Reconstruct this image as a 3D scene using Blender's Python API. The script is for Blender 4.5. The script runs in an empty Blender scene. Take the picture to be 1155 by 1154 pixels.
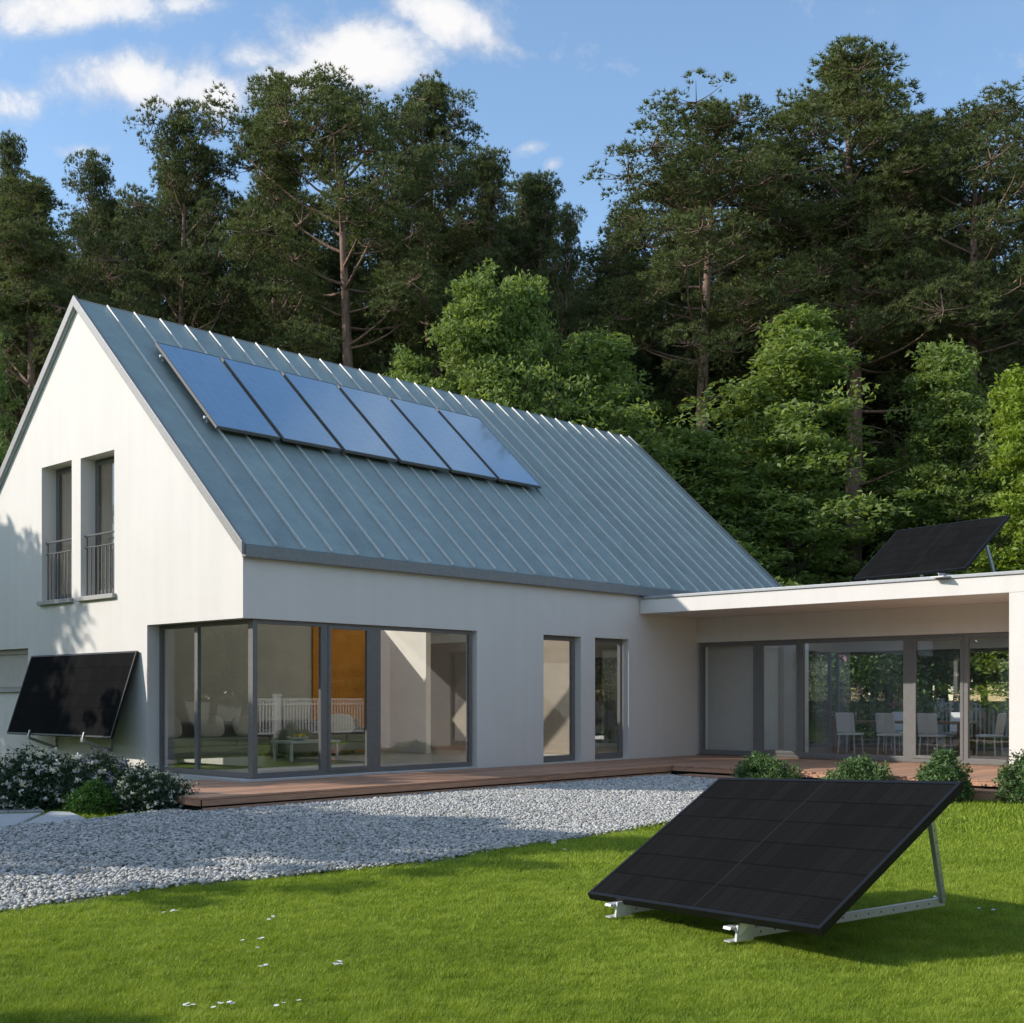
import bpy, bmesh, math, random
import numpy as np
from mathutils import Vector, Matrix
from mathutils.geometry import tessellate_polygon
R = math.radians
random.seed(7); RNG = np.random.default_rng(7)
SC = bpy.context.scene; COL = SC.collection

# ------------------------------------------------------------------ camera
CAM = Vector((-11.2956, -16.3885, 1.65)); YAW = 0.752; FPX = 1387.4 / 1155
FW = Vector((math.cos(YAW), math.sin(YAW), 0)); RT = Vector((FW.y, -FW.x, 0))
cd = bpy.data.cameras.new('camera'); cam = bpy.data.objects.new('camera', cd); COL.objects.link(cam)
cd.sensor_width = 36; cd.lens = 36 * FPX; cd.shift_y = (786.1 - 577) / 1155
cd.clip_start = .1; cd.clip_end = 2000
cam.location = CAM; cam.rotation_euler = (R(90), 0, YAW - R(90)); SC.camera = cam
def spot(u, dist):                      # ground point at a bearing (u across the 1155 wide photo) and a distance
    p = CAM + FW * dist + RT * dist * (u - 577.5) / 1387.4
    return Vector((p.x, p.y, 0))

# ------------------------------------------------------------------ node helpers
def new_mat(name):
    m = bpy.data.materials.new(name); m.use_nodes = True
    nt = m.node_tree; nt.nodes.clear()
    return m, nt
def N(nt, t, **kw):
    n = nt.nodes.new(t)
    for k, v in kw.items():
        if k in n.inputs: n.inputs[k].default_value = v
        else: setattr(n, k, v)
    return n
def L(nt, a, b): nt.links.new(a, b)
def ramp(nt, fac, stops):
    r = N(nt, 'ShaderNodeValToRGB'); e = r.color_ramp.elements
    while len(e) < len(stops): e.new(.5)
    for q, (p, c) in zip(e, stops):
        q.position = p; q.color = (*c, 1) if len(c) == 3 else c
    L(nt, fac, r.inputs[0]); return r.outputs[0]
def mixc(nt, fac, a, b, mode='MIX'):
    m = N(nt, 'ShaderNodeMix', data_type='RGBA', blend_type=mode)
    for s, v in ((0, fac), (6, a), (7, b)):
        if hasattr(v, 'is_linked'): L(nt, v, m.inputs[s])
        else: m.inputs[s].default_value = v if not isinstance(v, tuple) else (*v, 1)[:4]
    return m.outputs[2]
def math_(nt, op, a, b=0.0, c=None):
    m = N(nt, 'ShaderNodeMath', operation=op)
    for i, v in enumerate((a, b, c)):
        if v is None: continue
        if hasattr(v, 'is_linked'): L(nt, v, m.inputs[i])
        else: m.inputs[i].default_value = v
    return m.outputs[0]
def noise(nt, scale, detail=4, rough=.55, vec=None):
    n = N(nt, 'ShaderNodeTexNoise', Scale=scale, Detail=detail, Roughness=rough)
    if vec is None:
        vec = N(nt, 'ShaderNodeTexCoord').outputs['Object']
    L(nt, vec, n.inputs['Vector']); return n.outputs[0]
def finish(nt, bsdf):
    o = N(nt, 'ShaderNodeOutputMaterial'); L(nt, bsdf, o.inputs[0])
def pmat(name, col, rough=.6, metal=0., var=.15, scale=8., bump=0., bscale=60., spec=.5, coat=0.):
    m, nt = new_mat(name)
    b = N(nt, 'ShaderNodeBsdfPrincipled', Roughness=rough, Metallic=metal)
    b.inputs['Specular IOR Level'].default_value = spec
    b.inputs['Coat Weight'].default_value = coat
    f = noise(nt, scale)
    lo = tuple(c * (1 - var) for c in col); hi = tuple(min(1, c * (1 + var)) for c in col)
    L(nt, ramp(nt, f, [(.3, lo), (.7, hi)]), b.inputs['Base Color'])
    if bump:
        bp = N(nt, 'ShaderNodeBump', Strength=bump, Distance=.01)
        L(nt, noise(nt, bscale, 3), bp.inputs['Height']); L(nt, bp.outputs[0], b.inputs['Normal'])
    finish(nt, b.outputs[0]); return m

M = {}
def stucco(name, col, var):
    m, nt = new_mat(name)
    b = N(nt, 'ShaderNodeBsdfPrincipled', Roughness=.9); b.inputs['Specular IOR Level'].default_value = .15
    co = N(nt, 'ShaderNodeTexCoord').outputs['Object']
    base = ramp(nt, noise(nt, .6, 5, .6, co), [(.3, tuple(c * (1 - var) for c in col)), (.65, col)])
    mp = N(nt, 'ShaderNodeMapping'); mp.inputs['Scale'].default_value = (2.2, 2.2, .12); L(nt, co, mp.inputs[0])
    streak = ramp(nt, noise(nt, 1.6, 5, .6, mp.outputs[0]), [(.35, (.965, .965, .96)), (.6, (1, 1, 1))])
    base = mixc(nt, 1., base, streak, 'MULTIPLY')
    grain = ramp(nt, noise(nt, 140, 2, .6, co), [(.3, (.9, .9, .9)), (.7, (1, 1, 1))])
    L(nt, mixc(nt, 1., base, grain, 'MULTIPLY'), b.inputs['Base Color'])
    bp = N(nt, 'ShaderNodeBump', Strength=.35, Distance=.006)
    L(nt, noise(nt, 110, 3, .7, co), bp.inputs['Height']); L(nt, bp.outputs[0], b.inputs['Normal'])
    finish(nt, b.outputs[0]); return m
M['stucco'] = stucco('white_stucco', (.81, .772, .722), .05)
M['inner'] = pmat('interior_plaster', (.84, .81, .74), .9, var=.06, scale=2, bump=.1)
M['orange'] = pmat('orange_paint', (.88, .36, .05), .8, var=.12, scale=3)
M['frame'] = pmat('anthracite_frame', (.155, .152, .145), .45, var=.08, scale=12)
M['trim'] = pmat('zinc_trim', (.27, .265, .26), .5, .4, var=.12, scale=25)
M['gutter'] = pmat('eave_metal', (.23, .235, .23), .5, .3, var=.12, scale=20)
M['coping'] = pmat('coping_metal', (.36, .37, .38), .5, .3, var=.08, scale=20)
M['ledge'] = pmat('pale_sill', (.55, .54, .52), .7, var=.08, scale=18, bump=.1)
M['sill'] = pmat('grey_sill', (.38, .37, .35), .7, var=.08, scale=18)
M['rail'] = pmat('railing_metal', (.10, .10, .10), .45, .3)
M['blind'] = pmat('beige_blind', (.50, .46, .40), .85, var=.05, scale=5)
M['taupe'] = pmat('taupe_paint', (.34, .29, .235), .9, var=.06, scale=3, bump=.1)
M['floor'] = pmat('pale_floor', (.70, .67, .61), .35, var=.08, scale=4)
M['sofa'] = pmat('grey_weave', (.30, .29, .265), .95, var=.35, scale=90, bump=.4, bscale=200)
M['pillow'] = pmat('cream_cloth', (.75, .71, .62), .9, var=.08, scale=20, bump=.2)
M['wood'] = pmat('table_wood', (.20, .12, .07), .5, var=.2, scale=15)
M['white'] = pmat('white_paint', (.78, .78, .78), .5, var=.04, scale=10)
M['alu'] = pmat('aluminium', (.66, .66, .67), .42, .35, var=.08, scale=40)
M['galv'] = pmat('galvanised_bracket', (.45, .46, .46), .42, .6, var=.1, scale=40)
M['hole'] = pmat('bolt_hole', (.03, .03, .03), .8, var=.05)
M['black'] = pmat('black_frame', (.007, .007, .0075), .45, .0, var=.1, scale=30, spec=.25)
M['deck_shade'] = pmat('painted_deck_shade', (.012, .010, .009), .9, var=.1)  # near-black colour standing for the shade under the deck
M['slab'] = pmat('stone_slab', (.46, .47, .47), .85, var=.12, scale=14, bump=.4, bscale=80)
M['fruit'] = pmat('yellow_fruit', (.65, .50, .05), .45, var=.3, scale=30)
M['apple'] = pmat('green_fruit', (.28, .45, .05), .4, var=.3, scale=30)
M['bowl'] = pmat('white_bowl', (.7, .7, .68), .3, var=.03)

def roof_metal():
    m, nt = new_mat('standing_seam_zinc')
    b = N(nt, 'ShaderNodeBsdfPrincipled', Roughness=.5, Metallic=.35)
    co = N(nt, 'ShaderNodeTexCoord').outputs['Object']
    sep = N(nt, 'ShaderNodeSeparateXYZ'); L(nt, co, sep.inputs[0])
    k = math_(nt, 'FLOOR', math_(nt, 'DIVIDE', math_(nt, 'ADD', sep.outputs[0], .0), .566))
    wn = N(nt, 'ShaderNodeTexWhiteNoise', noise_dimensions='1D'); L(nt, k, wn.inputs['W'])
    a = ramp(nt, noise(nt, 2.2, 6, .65, co), [(.3, (.285, .35, .33)), (.7, (.37, .45, .425))])
    t = ramp(nt, wn.outputs['Value'], [(0, (.90, .90, .90)), (1, (1.04, 1.04, 1.04))])
    c = mixc(nt, 1., a, t, 'MULTIPLY')
    sp = ramp(nt, noise(nt, 55, 3, .7, co), [(.32, (.86, .86, .86)), (.6, (1.05, 1.05, 1.05))])
    L(nt, mixc(nt, 1., c, sp, 'MULTIPLY'), b.inputs['Base Color'])
    rr = N(nt, 'ShaderNodeMapRange'); rr.inputs[3].default_value = .36; rr.inputs[4].default_value = .58
    L(nt, noise(nt, 3.5, 4, .6, co), rr.inputs[0]); L(nt, rr.outputs[0], b.inputs['Roughness'])
    bp = N(nt, 'ShaderNodeBump', Strength=.12, Distance=.02); L(nt, noise(nt, 1.3, 2, .5, co), bp.inputs['Height'])
    L(nt, bp.outputs[0], b.inputs['Normal'])
    finish(nt, b.outputs[0]); return m
M['roof'] = roof_metal()
M['seam'] = pmat('seam_metal', (.66, .66, .63), .5, .2, var=.08, scale=15)

def glass():
    m, nt = new_mat('window_glass')
    lw = N(nt, 'ShaderNodeLayerWeight', Blend=.5)           # Schlick, the same from both faces of the pane
    f = math_(nt, 'MULTIPLY_ADD', math_(nt, 'POWER', lw.outputs['Facing'], 4.), .9, .075); f.node.use_clamp = True
    t = N(nt, 'ShaderNodeBsdfTransparent'); t.inputs[0].default_value = (.982, .988, .984, 1)
    g = N(nt, 'ShaderNodeBsdfGlossy', Roughness=.0); g.inputs[0].default_value = (.92, .94, 1, 1)
    bp = N(nt, 'ShaderNodeBump', Strength=.015, Distance=.01); L(nt, noise(nt, .9, 1), bp.inputs['Height']); L(nt, bp.outputs[0], g.inputs['Normal'])
    mx = N(nt, 'ShaderNodeMixShader'); L(nt, f, mx.inputs[0]); L(nt, t.outputs[0], mx.inputs[1]); L(nt, g.outputs[0], mx.inputs[2])
    finish(nt, mx.outputs[0]); return m
M['glass'] = glass()

def cells(name, base, line, rough, coat, nx, ny, busbars, metal=0., spec=.5):
    """solar cell face: generated 0..1 coordinates, nx by ny cells with fine bus lines"""
    m, nt = new_mat(name)
    b = N(nt, 'ShaderNodeBsdfPrincipled', Roughness=rough, Metallic=metal); b.inputs['Coat Weight'].default_value = coat; b.inputs['Specular IOR Level'].default_value = spec
    b.inputs['Coat Roughness'].default_value = .04
    uv = N(nt, 'ShaderNodeTexCoord').outputs['UV']; sep = N(nt, 'ShaderNodeSeparateXYZ'); L(nt, uv, sep.inputs[0])
    def lines(ax, n, w):
        fr = math_(nt, 'FRACT', math_(nt, 'MULTIPLY', sep.outputs[ax], n))
        d = math_(nt, 'ABSOLUTE', math_(nt, 'SUBTRACT', fr, .5))
        return math_(nt, 'GREATER_THAN', d, .5 - w)
    g = math_(nt, 'MAXIMUM', lines(0, nx, .022), lines(1, ny, .018))
    mid = math_(nt, 'LESS_THAN', math_(nt, 'ABSOLUTE', math_(nt, 'SUBTRACT', sep.outputs[0], .5)), .0028)
    bus = math_(nt, 'MULTIPLY', lines(1, ny * busbars, .12), .35 if metal else .2)
    wn = N(nt, 'ShaderNodeTexWhiteNoise', noise_dimensions='2D')
    vm = N(nt, 'ShaderNodeVectorMath', operation='MULTIPLY'); L(nt, uv, vm.inputs[0]); vm.inputs[1].default_value = (nx, ny, 1)
    vf = N(nt, 'ShaderNodeVectorMath', operation='FLOOR'); L(nt, vm.outputs[0], vf.inputs[0]); L(nt, vf.outputs[0], wn.inputs['Vector'])
    cell = ramp(nt, wn.outputs['Value'], [(0, tuple(c * (.97 if metal else .85) for c in base)), (1, tuple(c * (1.03 if metal else 1.15) for c in base))])
    c = mixc(nt, bus, cell, line); c = mixc(nt, g, c, tuple(x * (1.3 if metal else .55) for x in base)); c = mixc(nt, mid, c, tuple(x * .8 for x in line))
    L(nt, c, b.inputs['Base Color'])
    bp = N(nt, 'ShaderNodeBump', Strength=.05, Distance=.01); L(nt, noise(nt, 1.1, 1), bp.inputs['Height']); L(nt, bp.outputs[0], b.inputs['Coat Normal'])
    finish(nt, b.outputs[0]); return m
M['cells_black'] = cells('black_cells', (.0095, .0095, .0097), (.024, .024, .0255), .95, .0, 18, 6, 9, spec=.03)
M['cells_blue'] = cells('blue_cells', (.40, .56, .66), (.52, .68, .76), .10, 1., 6, 10, 3, metal=.9)

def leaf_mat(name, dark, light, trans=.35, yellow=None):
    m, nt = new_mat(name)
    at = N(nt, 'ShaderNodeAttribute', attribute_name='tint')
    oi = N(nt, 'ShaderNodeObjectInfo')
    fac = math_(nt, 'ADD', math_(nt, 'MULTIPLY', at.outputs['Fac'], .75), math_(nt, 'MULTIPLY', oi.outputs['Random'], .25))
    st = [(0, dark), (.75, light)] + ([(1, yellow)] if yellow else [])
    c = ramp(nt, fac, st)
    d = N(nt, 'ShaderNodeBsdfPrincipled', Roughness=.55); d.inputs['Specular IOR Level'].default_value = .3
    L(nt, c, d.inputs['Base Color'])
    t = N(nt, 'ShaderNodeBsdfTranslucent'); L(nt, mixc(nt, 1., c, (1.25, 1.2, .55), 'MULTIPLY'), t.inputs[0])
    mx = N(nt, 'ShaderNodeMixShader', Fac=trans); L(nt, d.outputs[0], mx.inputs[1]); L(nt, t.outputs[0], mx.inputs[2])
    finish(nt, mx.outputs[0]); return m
M['needle'] = leaf_mat('pine_needles', (.055, .082, .033), (.165, .195, .074), .28)
M['leaf'] = leaf_mat('broad_leaves', (.095, .155, .045), (.26, .345, .11), .45)
M['leafy'] = leaf_mat('yellow_green_leaves', (.14, .22, .035), (.30, .40, .07), .45)
M['bushleaf'] = leaf_mat('shrub_leaves', (.045, .10, .03), (.15, .24, .09), .25)
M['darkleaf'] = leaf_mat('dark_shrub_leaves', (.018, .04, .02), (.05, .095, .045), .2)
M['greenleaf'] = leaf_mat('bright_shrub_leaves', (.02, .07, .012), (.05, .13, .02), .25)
M['petal'] = leaf_mat('white_petals', (.55, .56, .58), (.8, .8, .8), .3)
M['lilac'] = leaf_mat('lilac_petals', (.15, .14, .24), (.34, .33, .46), .3)
M['pink'] = leaf_mat('pink_petals', (.5, .2, .25), (.7, .4, .45), .3)
M['grass'] = leaf_mat('grass_blades', (.115, .190, .014), (.36, .465, .050), .35, (.50, .53, .14))
def bark(name, a, b_, c2):
    m, nt = new_mat(name)
    p = N(nt, 'ShaderNodeBsdfPrincipled', Roughness=.9); co = N(nt, 'ShaderNodeTexCoord').outputs['Object']
    mp = N(nt, 'ShaderNodeMapping'); mp.inputs['Scale'].default_value = (6, 6, 1.2); L(nt, co, mp.inputs[0])
    f = noise(nt, 2.5, 6, .7, mp.outputs[0]); c = ramp(nt, f, [(.3, a), (.7, b_)])
    c = mixc(nt, math_(nt, 'GREATER_THAN', f, .62), c, c2)
    L(nt, c, p.inputs['Base Color'])
    bp = N(nt, 'ShaderNodeBump', Strength=.8, Distance=.05); L(nt, f, bp.inputs['Height']); L(nt, bp.outputs[0], p.inputs['Normal'])
    finish(nt, p.outputs[0]); return m
M['pinebark'] = bark('pine_bark', (.13, .08, .06), (.33, .215, .16), (.42, .28, .21))
M['bark'] = bark('grey_bark', (.05, .04, .033), (.13, .11, .09), (.16, .14, .12))

def deck_mat():
    m, nt = new_mat('deck_timber')
    p = N(nt, 'ShaderNodeBsdfPrincipled', Roughness=.6); co = N(nt, 'ShaderNodeTexCoord').outputs['Object']
    g = N(nt, 'ShaderNodeNewGeometry')
    mp = N(nt, 'ShaderNodeMapping'); mp.inputs['Scale'].default_value = (1.5, 26, 26); L(nt, co, mp.inputs[0])
    f = noise(nt, 1.5, 5, .65, mp.outputs[0])
    c = ramp(nt, f, [(.25, (.30, .155, .09)), (.7, (.55, .32, .205))])
    t = ramp(nt, g.outputs['Random Per Island'], [(0, (.75, .75, .75)), (1, (1.15, 1.12, 1.1))])
    L(nt, mixc(nt, 1., c, t, 'MULTIPLY'), p.inputs['Base Color'])
    bp = N(nt, 'ShaderNodeBump', Strength=.3, Distance=.005); L(nt, f, bp.inputs['Height']); L(nt, bp.outputs[0], p.inputs['Normal'])
    finish(nt, p.outputs[0]); return m
M['deck'] = deck_mat()
def pebble_mat():
    m, nt = new_mat('grey_pebbles')
    p = N(nt, 'ShaderNodeBsdfPrincipled', Roughness=.8)
    at = N(nt, 'ShaderNodeAttribute', attribute_name='tint')
    c = ramp(nt, at.outputs['Fac'], [(0, (.20, .20, .18)), (.25, (.40, .392, .36)), (.7, (.57, .555, .51)), (.93, (.72, .70, .645)), (1, (.55, .47, .36))])
    L(nt, mixc(nt, 1., c, ramp(nt, noise(nt, 60, 3), [(.3, (.85, .85, .85)), (.7, (1.05, 1.05, 1.05))]), 'MULTIPLY'), p.inputs['Base Color'])
    finish(nt, p.outputs[0]); return m
M['pebble'] = pebble_mat()
def ground_mat(name, a, b_, s=1.5):
    m, nt = new_mat(name)
    p = N(nt, 'ShaderNodeBsdfPrincipled', Roughness=1.); p.inputs['Specular IOR Level'].default_value = .1
    co = N(nt, 'ShaderNodeTexCoord').outputs['Object']
    c = ramp(nt, noise(nt, s, 8, .7, co), [(.3, a), (.7, b_)])
    c = mixc(nt, .6, c, ramp(nt, noise(nt, 45, 4, .7, co), [(.3, (.4, .4, .4)), (.7, (1.3, 1.3, 1.3))]), 'MULTIPLY')
    L(nt, c, p.inputs['Base Color']); finish(nt, p.outputs[0]); return m
M['lawnsoil'] = ground_mat('lawn_soil', (.06, .095, .010), (.11, .155, .02))
M['forest'] = ground_mat('forest_floor', (.035, .035, .018), (.07, .085, .03), .3)
M['gravelbase'] = ground_mat('gravel_base', (.16, .165, .17), (.28, .28, .285), 30)

# ------------------------------------------------------------------ object helpers
XF = {}                                   # object name -> world matrix of its frame
def tag(o, label=None, cat=None, group=None, kind=None):
    if label: o['label'] = label
    if cat: o['category'] = cat
    if group: o['group'] = group
    if kind: o['kind'] = kind
    return o
def empty(name, loc=(0, 0, 0), rz=0, label=None, cat=None, group=None, mat=None):
    o = bpy.data.objects.new(name, None); COL.objects.link(o); o.empty_display_size = .2
    m = mat if mat is not None else Matrix.Translation(loc) @ Matrix.Rotation(rz, 4, 'Z')
    o.matrix_world = m; XF[o.name] = m.copy()
    return tag(o, label, cat, group)
def link_mesh(name, me, parent=None):
    o = bpy.data.objects.new(name, me); COL.objects.link(o)
    if parent is not None:
        o.parent = parent; XF[o.name] = XF[parent.name]
    else: XF[o.name] = Matrix.Identity(4)
    return o
def np_mesh(name, co, faces, mat, tint=None, smooth=False):
    """co (n,3), faces (m,k) with constant k"""
    me = bpy.data.meshes.new(name); n = len(co); m_, k = faces.shape
    me.vertices.add(n); me.vertices.foreach_set('co', np.ascontiguousarray(co, np.float32).ravel())
    me.loops.add(m_ * k); me.loops.foreach_set('vertex_index', np.ascontiguousarray(faces, np.int32).ravel())
    me.polygons.add(m_); me.polygons.foreach_set('loop_start', np.arange(0, m_ * k, k, dtype=np.int32))
    me.polygons.foreach_set('loop_total', np.full(m_, k, np.int32))
    if smooth: me.polygons.foreach_set('use_smooth', np.ones(m_, bool))
    if tint is not None:
        a = me.attributes.new('tint', 'FLOAT', 'POINT'); a.data.foreach_set('value', np.ascontiguousarray(tint, np.float32))
    me.materials.append(mat); me.update(calc_edges=True); me.validate(); return me

class MB:
    """collects shapes in world coordinates and links them as ONE mesh object"""
    def __init__(s): s.v = []; s.f = []; s.uv = {}; s.sm = set()
    def add(s, vs, fs, smooth=False):
        o = len(s.v); s.v += [Vector(p) for p in vs]
        for f in fs:
            if smooth: s.sm.add(len(s.f))
            s.f.append(tuple(i + o for i in f))
        return s
    def box(s, a, b):
        x0, x1 = sorted((a[0], b[0])); y0, y1 = sorted((a[1], b[1])); z0, z1 = sorted((a[2], b[2]))
        return s.add([(x0, y0, z0), (x1, y0, z0), (x1, y1, z0), (x0, y1, z0), (x0, y0, z1), (x1, y0, z1), (x1, y1, z1), (x0, y1, z1)],
                     [(0, 3, 2, 1), (4, 5, 6, 7), (0, 1, 5, 4), (1, 2, 6, 5), (2, 3, 7, 6), (3, 0, 4, 7)])
    def obox(s, o, ex, ey, ez):         # corner and three edge vectors
        o = Vector(o); ex = Vector(ex); ey = Vector(ey); ez = Vector(ez)
        vs = [o, o + ex, o + ex + ey, o + ey]; vs += [p + ez for p in vs]
        fs = [(0, 3, 2, 1), (4, 5, 6, 7), (0, 1, 5, 4), (1, 2, 6, 5), (2, 3, 7, 6), (3, 0, 4, 7)]
        if ex.cross(ey).dot(ez) < 0: fs = [f[::-1] for f in fs]
        return s.add(vs, fs)
    def bar(s, p, q, w, h, up=(0, 0, 1)):
        p = Vector(p); q = Vector(q); d = q - p; u = Vector(up)
        sd = d.cross(u).normalized(); u = sd.cross(d).normalized()
        return s.obox(p - sd * w / 2 - u * h / 2, d, sd * w, u * h)
    def prism(s, outer, holes, fn, t0, t1):   # 2D polygon with holes; fn(a,b,t) -> point
        loops = [outer] + holes; flat = [p for l in loops for p in l]
        tris = tessellate_polygon([[Vector((a, b, 0)) for a, b in l] for l in loops])
        n = len(flat)
        vs = [fn(a, b, t0) for a, b in flat] + [fn(a, b, t1) for a, b in flat]
        fs = [tuple(t) for t in tris] + [tuple(i + n for i in t[::-1]) for t in tris]
        k = 0
        for l in loops:
            m_ = len(l)
            for i in range(m_):
                a, b = k + i, k + (i + 1) % m_
                fs.append((a, b, b + n, a + n))
            k += m_
        return s.add(vs, fs)
    def tube(s, pts, rad, n=8, cap=True):
        pts = [Vector(p) for p in pts]; rings = []; o = len(s.v); vs = []
        ref = Vector((.31, .83, .47))
        for i, p in enumerate(pts):
            d = (pts[min(i + 1, len(pts) - 1)] - pts[max(i - 1, 0)]).normalized()
            a = d.cross(ref)
            if a.length < .05: a = d.cross(Vector((1, 0, 0)))
            a.normalize(); b = d.cross(a); r = rad[i] if hasattr(rad, '__len__') else rad
            vs += [p + (a * math.cos(2 * math.pi * j / n) + b * math.sin(2 * math.pi * j / n)) * r for j in range(n)]
        fs = []
        for i in range(len(pts) - 1):
            for j in range(n):
                fs.append((i * n + j, i * n + (j + 1) % n, (i + 1) * n + (j + 1) % n, (i + 1) * n + j))
        s.add(vs, fs, True)
        if cap: s.add(vs[:n], [tuple(range(n))]); s.add(vs[-n:], [tuple(range(n))[::-1]])
        return s
    def lathe(s, c, prof, n=20):
        c = Vector(c); vs = []
        for r, z in prof: vs += [c + Vector((r * math.cos(2 * math.pi * j / n), r * math.sin(2 * math.pi * j / n), z)) for j in range(n)]
        fs = [(i * n + j, i * n + (j + 1) % n, (i + 1) * n + (j + 1) % n, (i + 1) * n + j) for i in range(len(prof) - 1) for j in range(n)]
        return s.add(vs, fs, True)
    def blob(s, c, r, n=12, m=8, sq=1.):      # superellipsoid
        c = Vector(c); vs = []; f = lambda x: math.copysign(abs(x) ** sq, x)
        for i in range(m + 1):
            a = -math.pi / 2 + math.pi * i / m
            for j in range(n):
                b = 2 * math.pi * j / n
                vs.append(c + Vector((r[0] * f(math.cos(a)) * f(math.cos(b)), r[1] * f(math.cos(a)) * f(math.sin(b)), r[2] * f(math.sin(a)))))
        fs = [(i * n + j, i * n + (j + 1) % n, (i + 1) * n + (j + 1) % n, (i + 1) * n + j) for i in range(m) for j in range(n)]
        return s.add(vs, fs, True)
    def build(s, name, mat, parent=None, bevel=0., fix=True):
        inv = XF[parent.name].inverted() if parent is not None else Matrix.Identity(4)
        me = bpy.data.meshes.new(name); me.from_pydata([inv @ v for v in s.v], [], s.f)
        for i in s.sm: me.polygons[i].use_smooth = True
        if fix:
            bm = bmesh.new(); bm.from_mesh(me)
            bmesh.ops.remove_doubles(bm, verts=bm.verts, dist=1e-5)
            bmesh.ops.recalc_face_normals(bm, faces=bm.faces); bm.to_mesh(me); bm.free()
        me.materials.append(M[mat]); me.update()
        o = link_mesh(name, me, parent)
        if bevel:
            b = o.modifiers.new('bevel', 'BEVEL'); b.width = bevel; b.segments = 2; b.limit_method = 'ANGLE'; b.angle_limit = R(40)
        return o
def uv_panel(name, a, ex, ey, mat, parent):    # rectangular face with UVs along its two edges
    inv = XF[parent.name].inverted(); a = Vector(a); ex = Vector(ex); ey = Vector(ey)
    me = bpy.data.meshes.new(name); n = ex.cross(ey).normalized() * .004
    vs = [a, a + ex, a + ex + ey, a + ey]; vs = [v - n for v in vs] + [v + n for v in vs]
    me.from_pydata([inv @ v for v in vs], [], [(0, 3, 2, 1), (4, 5, 6, 7), (0, 1, 5, 4), (1, 2, 6, 5), (2, 3, 7, 6), (3, 0, 4, 7)])
    uvl = me.uv_layers.new(name='UVMap'); q = [(0, 0), (1, 0), (1, 1), (0, 1)]
    for p in me.polygons:
        for li in p.loop_indices: uvl.data[li].uv = q[me.loops[li].vertex_index % 4]
    me.materials.append(M[mat]); return link_mesh(name, me, parent)
def copy_tree(root, loc, rz, scale=(1, 1, 1), label=None, group=None):
    r = root.copy(); COL.objects.link(r); r.location = loc; r.rotation_euler = (0, 0, rz); r.scale = scale
    if label: r['label'] = label
    if group: r['group'] = group
    for ch in list(root.children):
        c = ch.copy(); COL.objects.link(c); c.parent = r
        for g in list(ch.children):
            d = g.copy(); COL.objects.link(d); d.parent = c
    return r

# ------------------------------------------------------------------ ground
def sheet(name, poly, z, mat, kind='structure'):
    mb = MB(); tr = tessellate_polygon([[Vector((a, b, 0)) for a, b in poly]])
    mb.add([(a, b, z if not callable(z) else z(a, b)) for a, b in poly], [tuple(t) for t in tr])
    o = mb.build(name, mat); o['kind'] = kind
    if o.data.polygons[0].normal.z < 0: o.data.flip_normals()
    return o
sheet('ground', [(-400, -400), (600, -400), (600, 600), (-400, 600)], -.03, 'forest')
GRAVEL = [(-16, -7.4), (-7.1, -7.05), (-5.5, -6.95), (-4.2, -7.2), (-2.7, -7.38), (-1.7, -7.18), (-.3, -7.15), (.6, -7.06), (3, -6.7), (6, -6.1), (8.3, -5.9),
          (8.3, -2.1), (-2.2, -2.1), (-2.2, -1.5), (-2.94, -1.82), (-3.7, -2.10), (-4.26, -2.08), (-4.85, -2.18), (-5.3, -2.27), (-8, -2.7), (-16, -3.6)]
def gz(x, y):                              # the gravel rises a little towards the deck
    t = np.clip((np.asarray(y) + 7) / 4.6, 0, 1); return .012 + .10 * t * t * (3 - 2 * t)
def inpoly(x, y, poly):
    ins = np.zeros(len(x), bool); j = len(poly) - 1
    for i in range(len(poly)):
        xi, yi = poly[i]; xj, yj = poly[j]
        c = ((yi > y) != (yj > y)) & (x < (xj - xi) * (y - yi) / ((yj - yi) or 1e-9) + xi)
        ins ^= c; j = i
    return ins
def frame_uv(x, y, z):
    dx, dy = x - CAM.x, y - CAM.y; f = dx * FW.x + dy * FW.y; r = dx * RT.x + dy * RT.y
    return 577.5 + 1387.4 * r / f, 786.1 - 1387.4 * (z - 1.65) / f, f
sheet('lawn', [(-40, -30), (60, -30), (60, 8), (40, 30), (-40, 30)], -.012, 'lawnsoil')
def gravel_base():
    xs = np.linspace(-16, 8.3, 60); ys = np.linspace(-7.45, -.5, 24); mb = MB()
    X, Y = np.meshgrid(xs, ys); Z = gz(X, Y) - .02
    idx = lambda i, j: i * 60 + j
    fs = []
    for i in range(23):
        for j in range(59):
            cx = (xs[j] + xs[j + 1]) / 2; cy = (ys[i] + ys[i + 1]) / 2
            if inpoly(np.array([cx]), np.array([cy]), GRAVEL)[0]: fs.append((idx(i, j), idx(i, j + 1), idx(i + 1, j + 1), idx(i + 1, j)))
    mb.add(np.stack([X.ravel(), Y.ravel(), Z.ravel()], 1).tolist(), fs, True)
    o = mb.build('gravel_bed', 'gravelbase'); o['kind'] = 'structure'
gravel_base()
BED = [(-16, -3.6), (-8, -2.7), (-5.3, -2.27), (-4.85, -2.18), (-4.26, -2.08), (-3.7, -2.10), (-2.94, -1.82), (-2.2, -1.5), (-2.2, 1.05), (-.02, 1.05), (-.02, 14), (-16, 14)]
sheet('planting_bed', BED, .085, 'lawnsoil')
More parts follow.
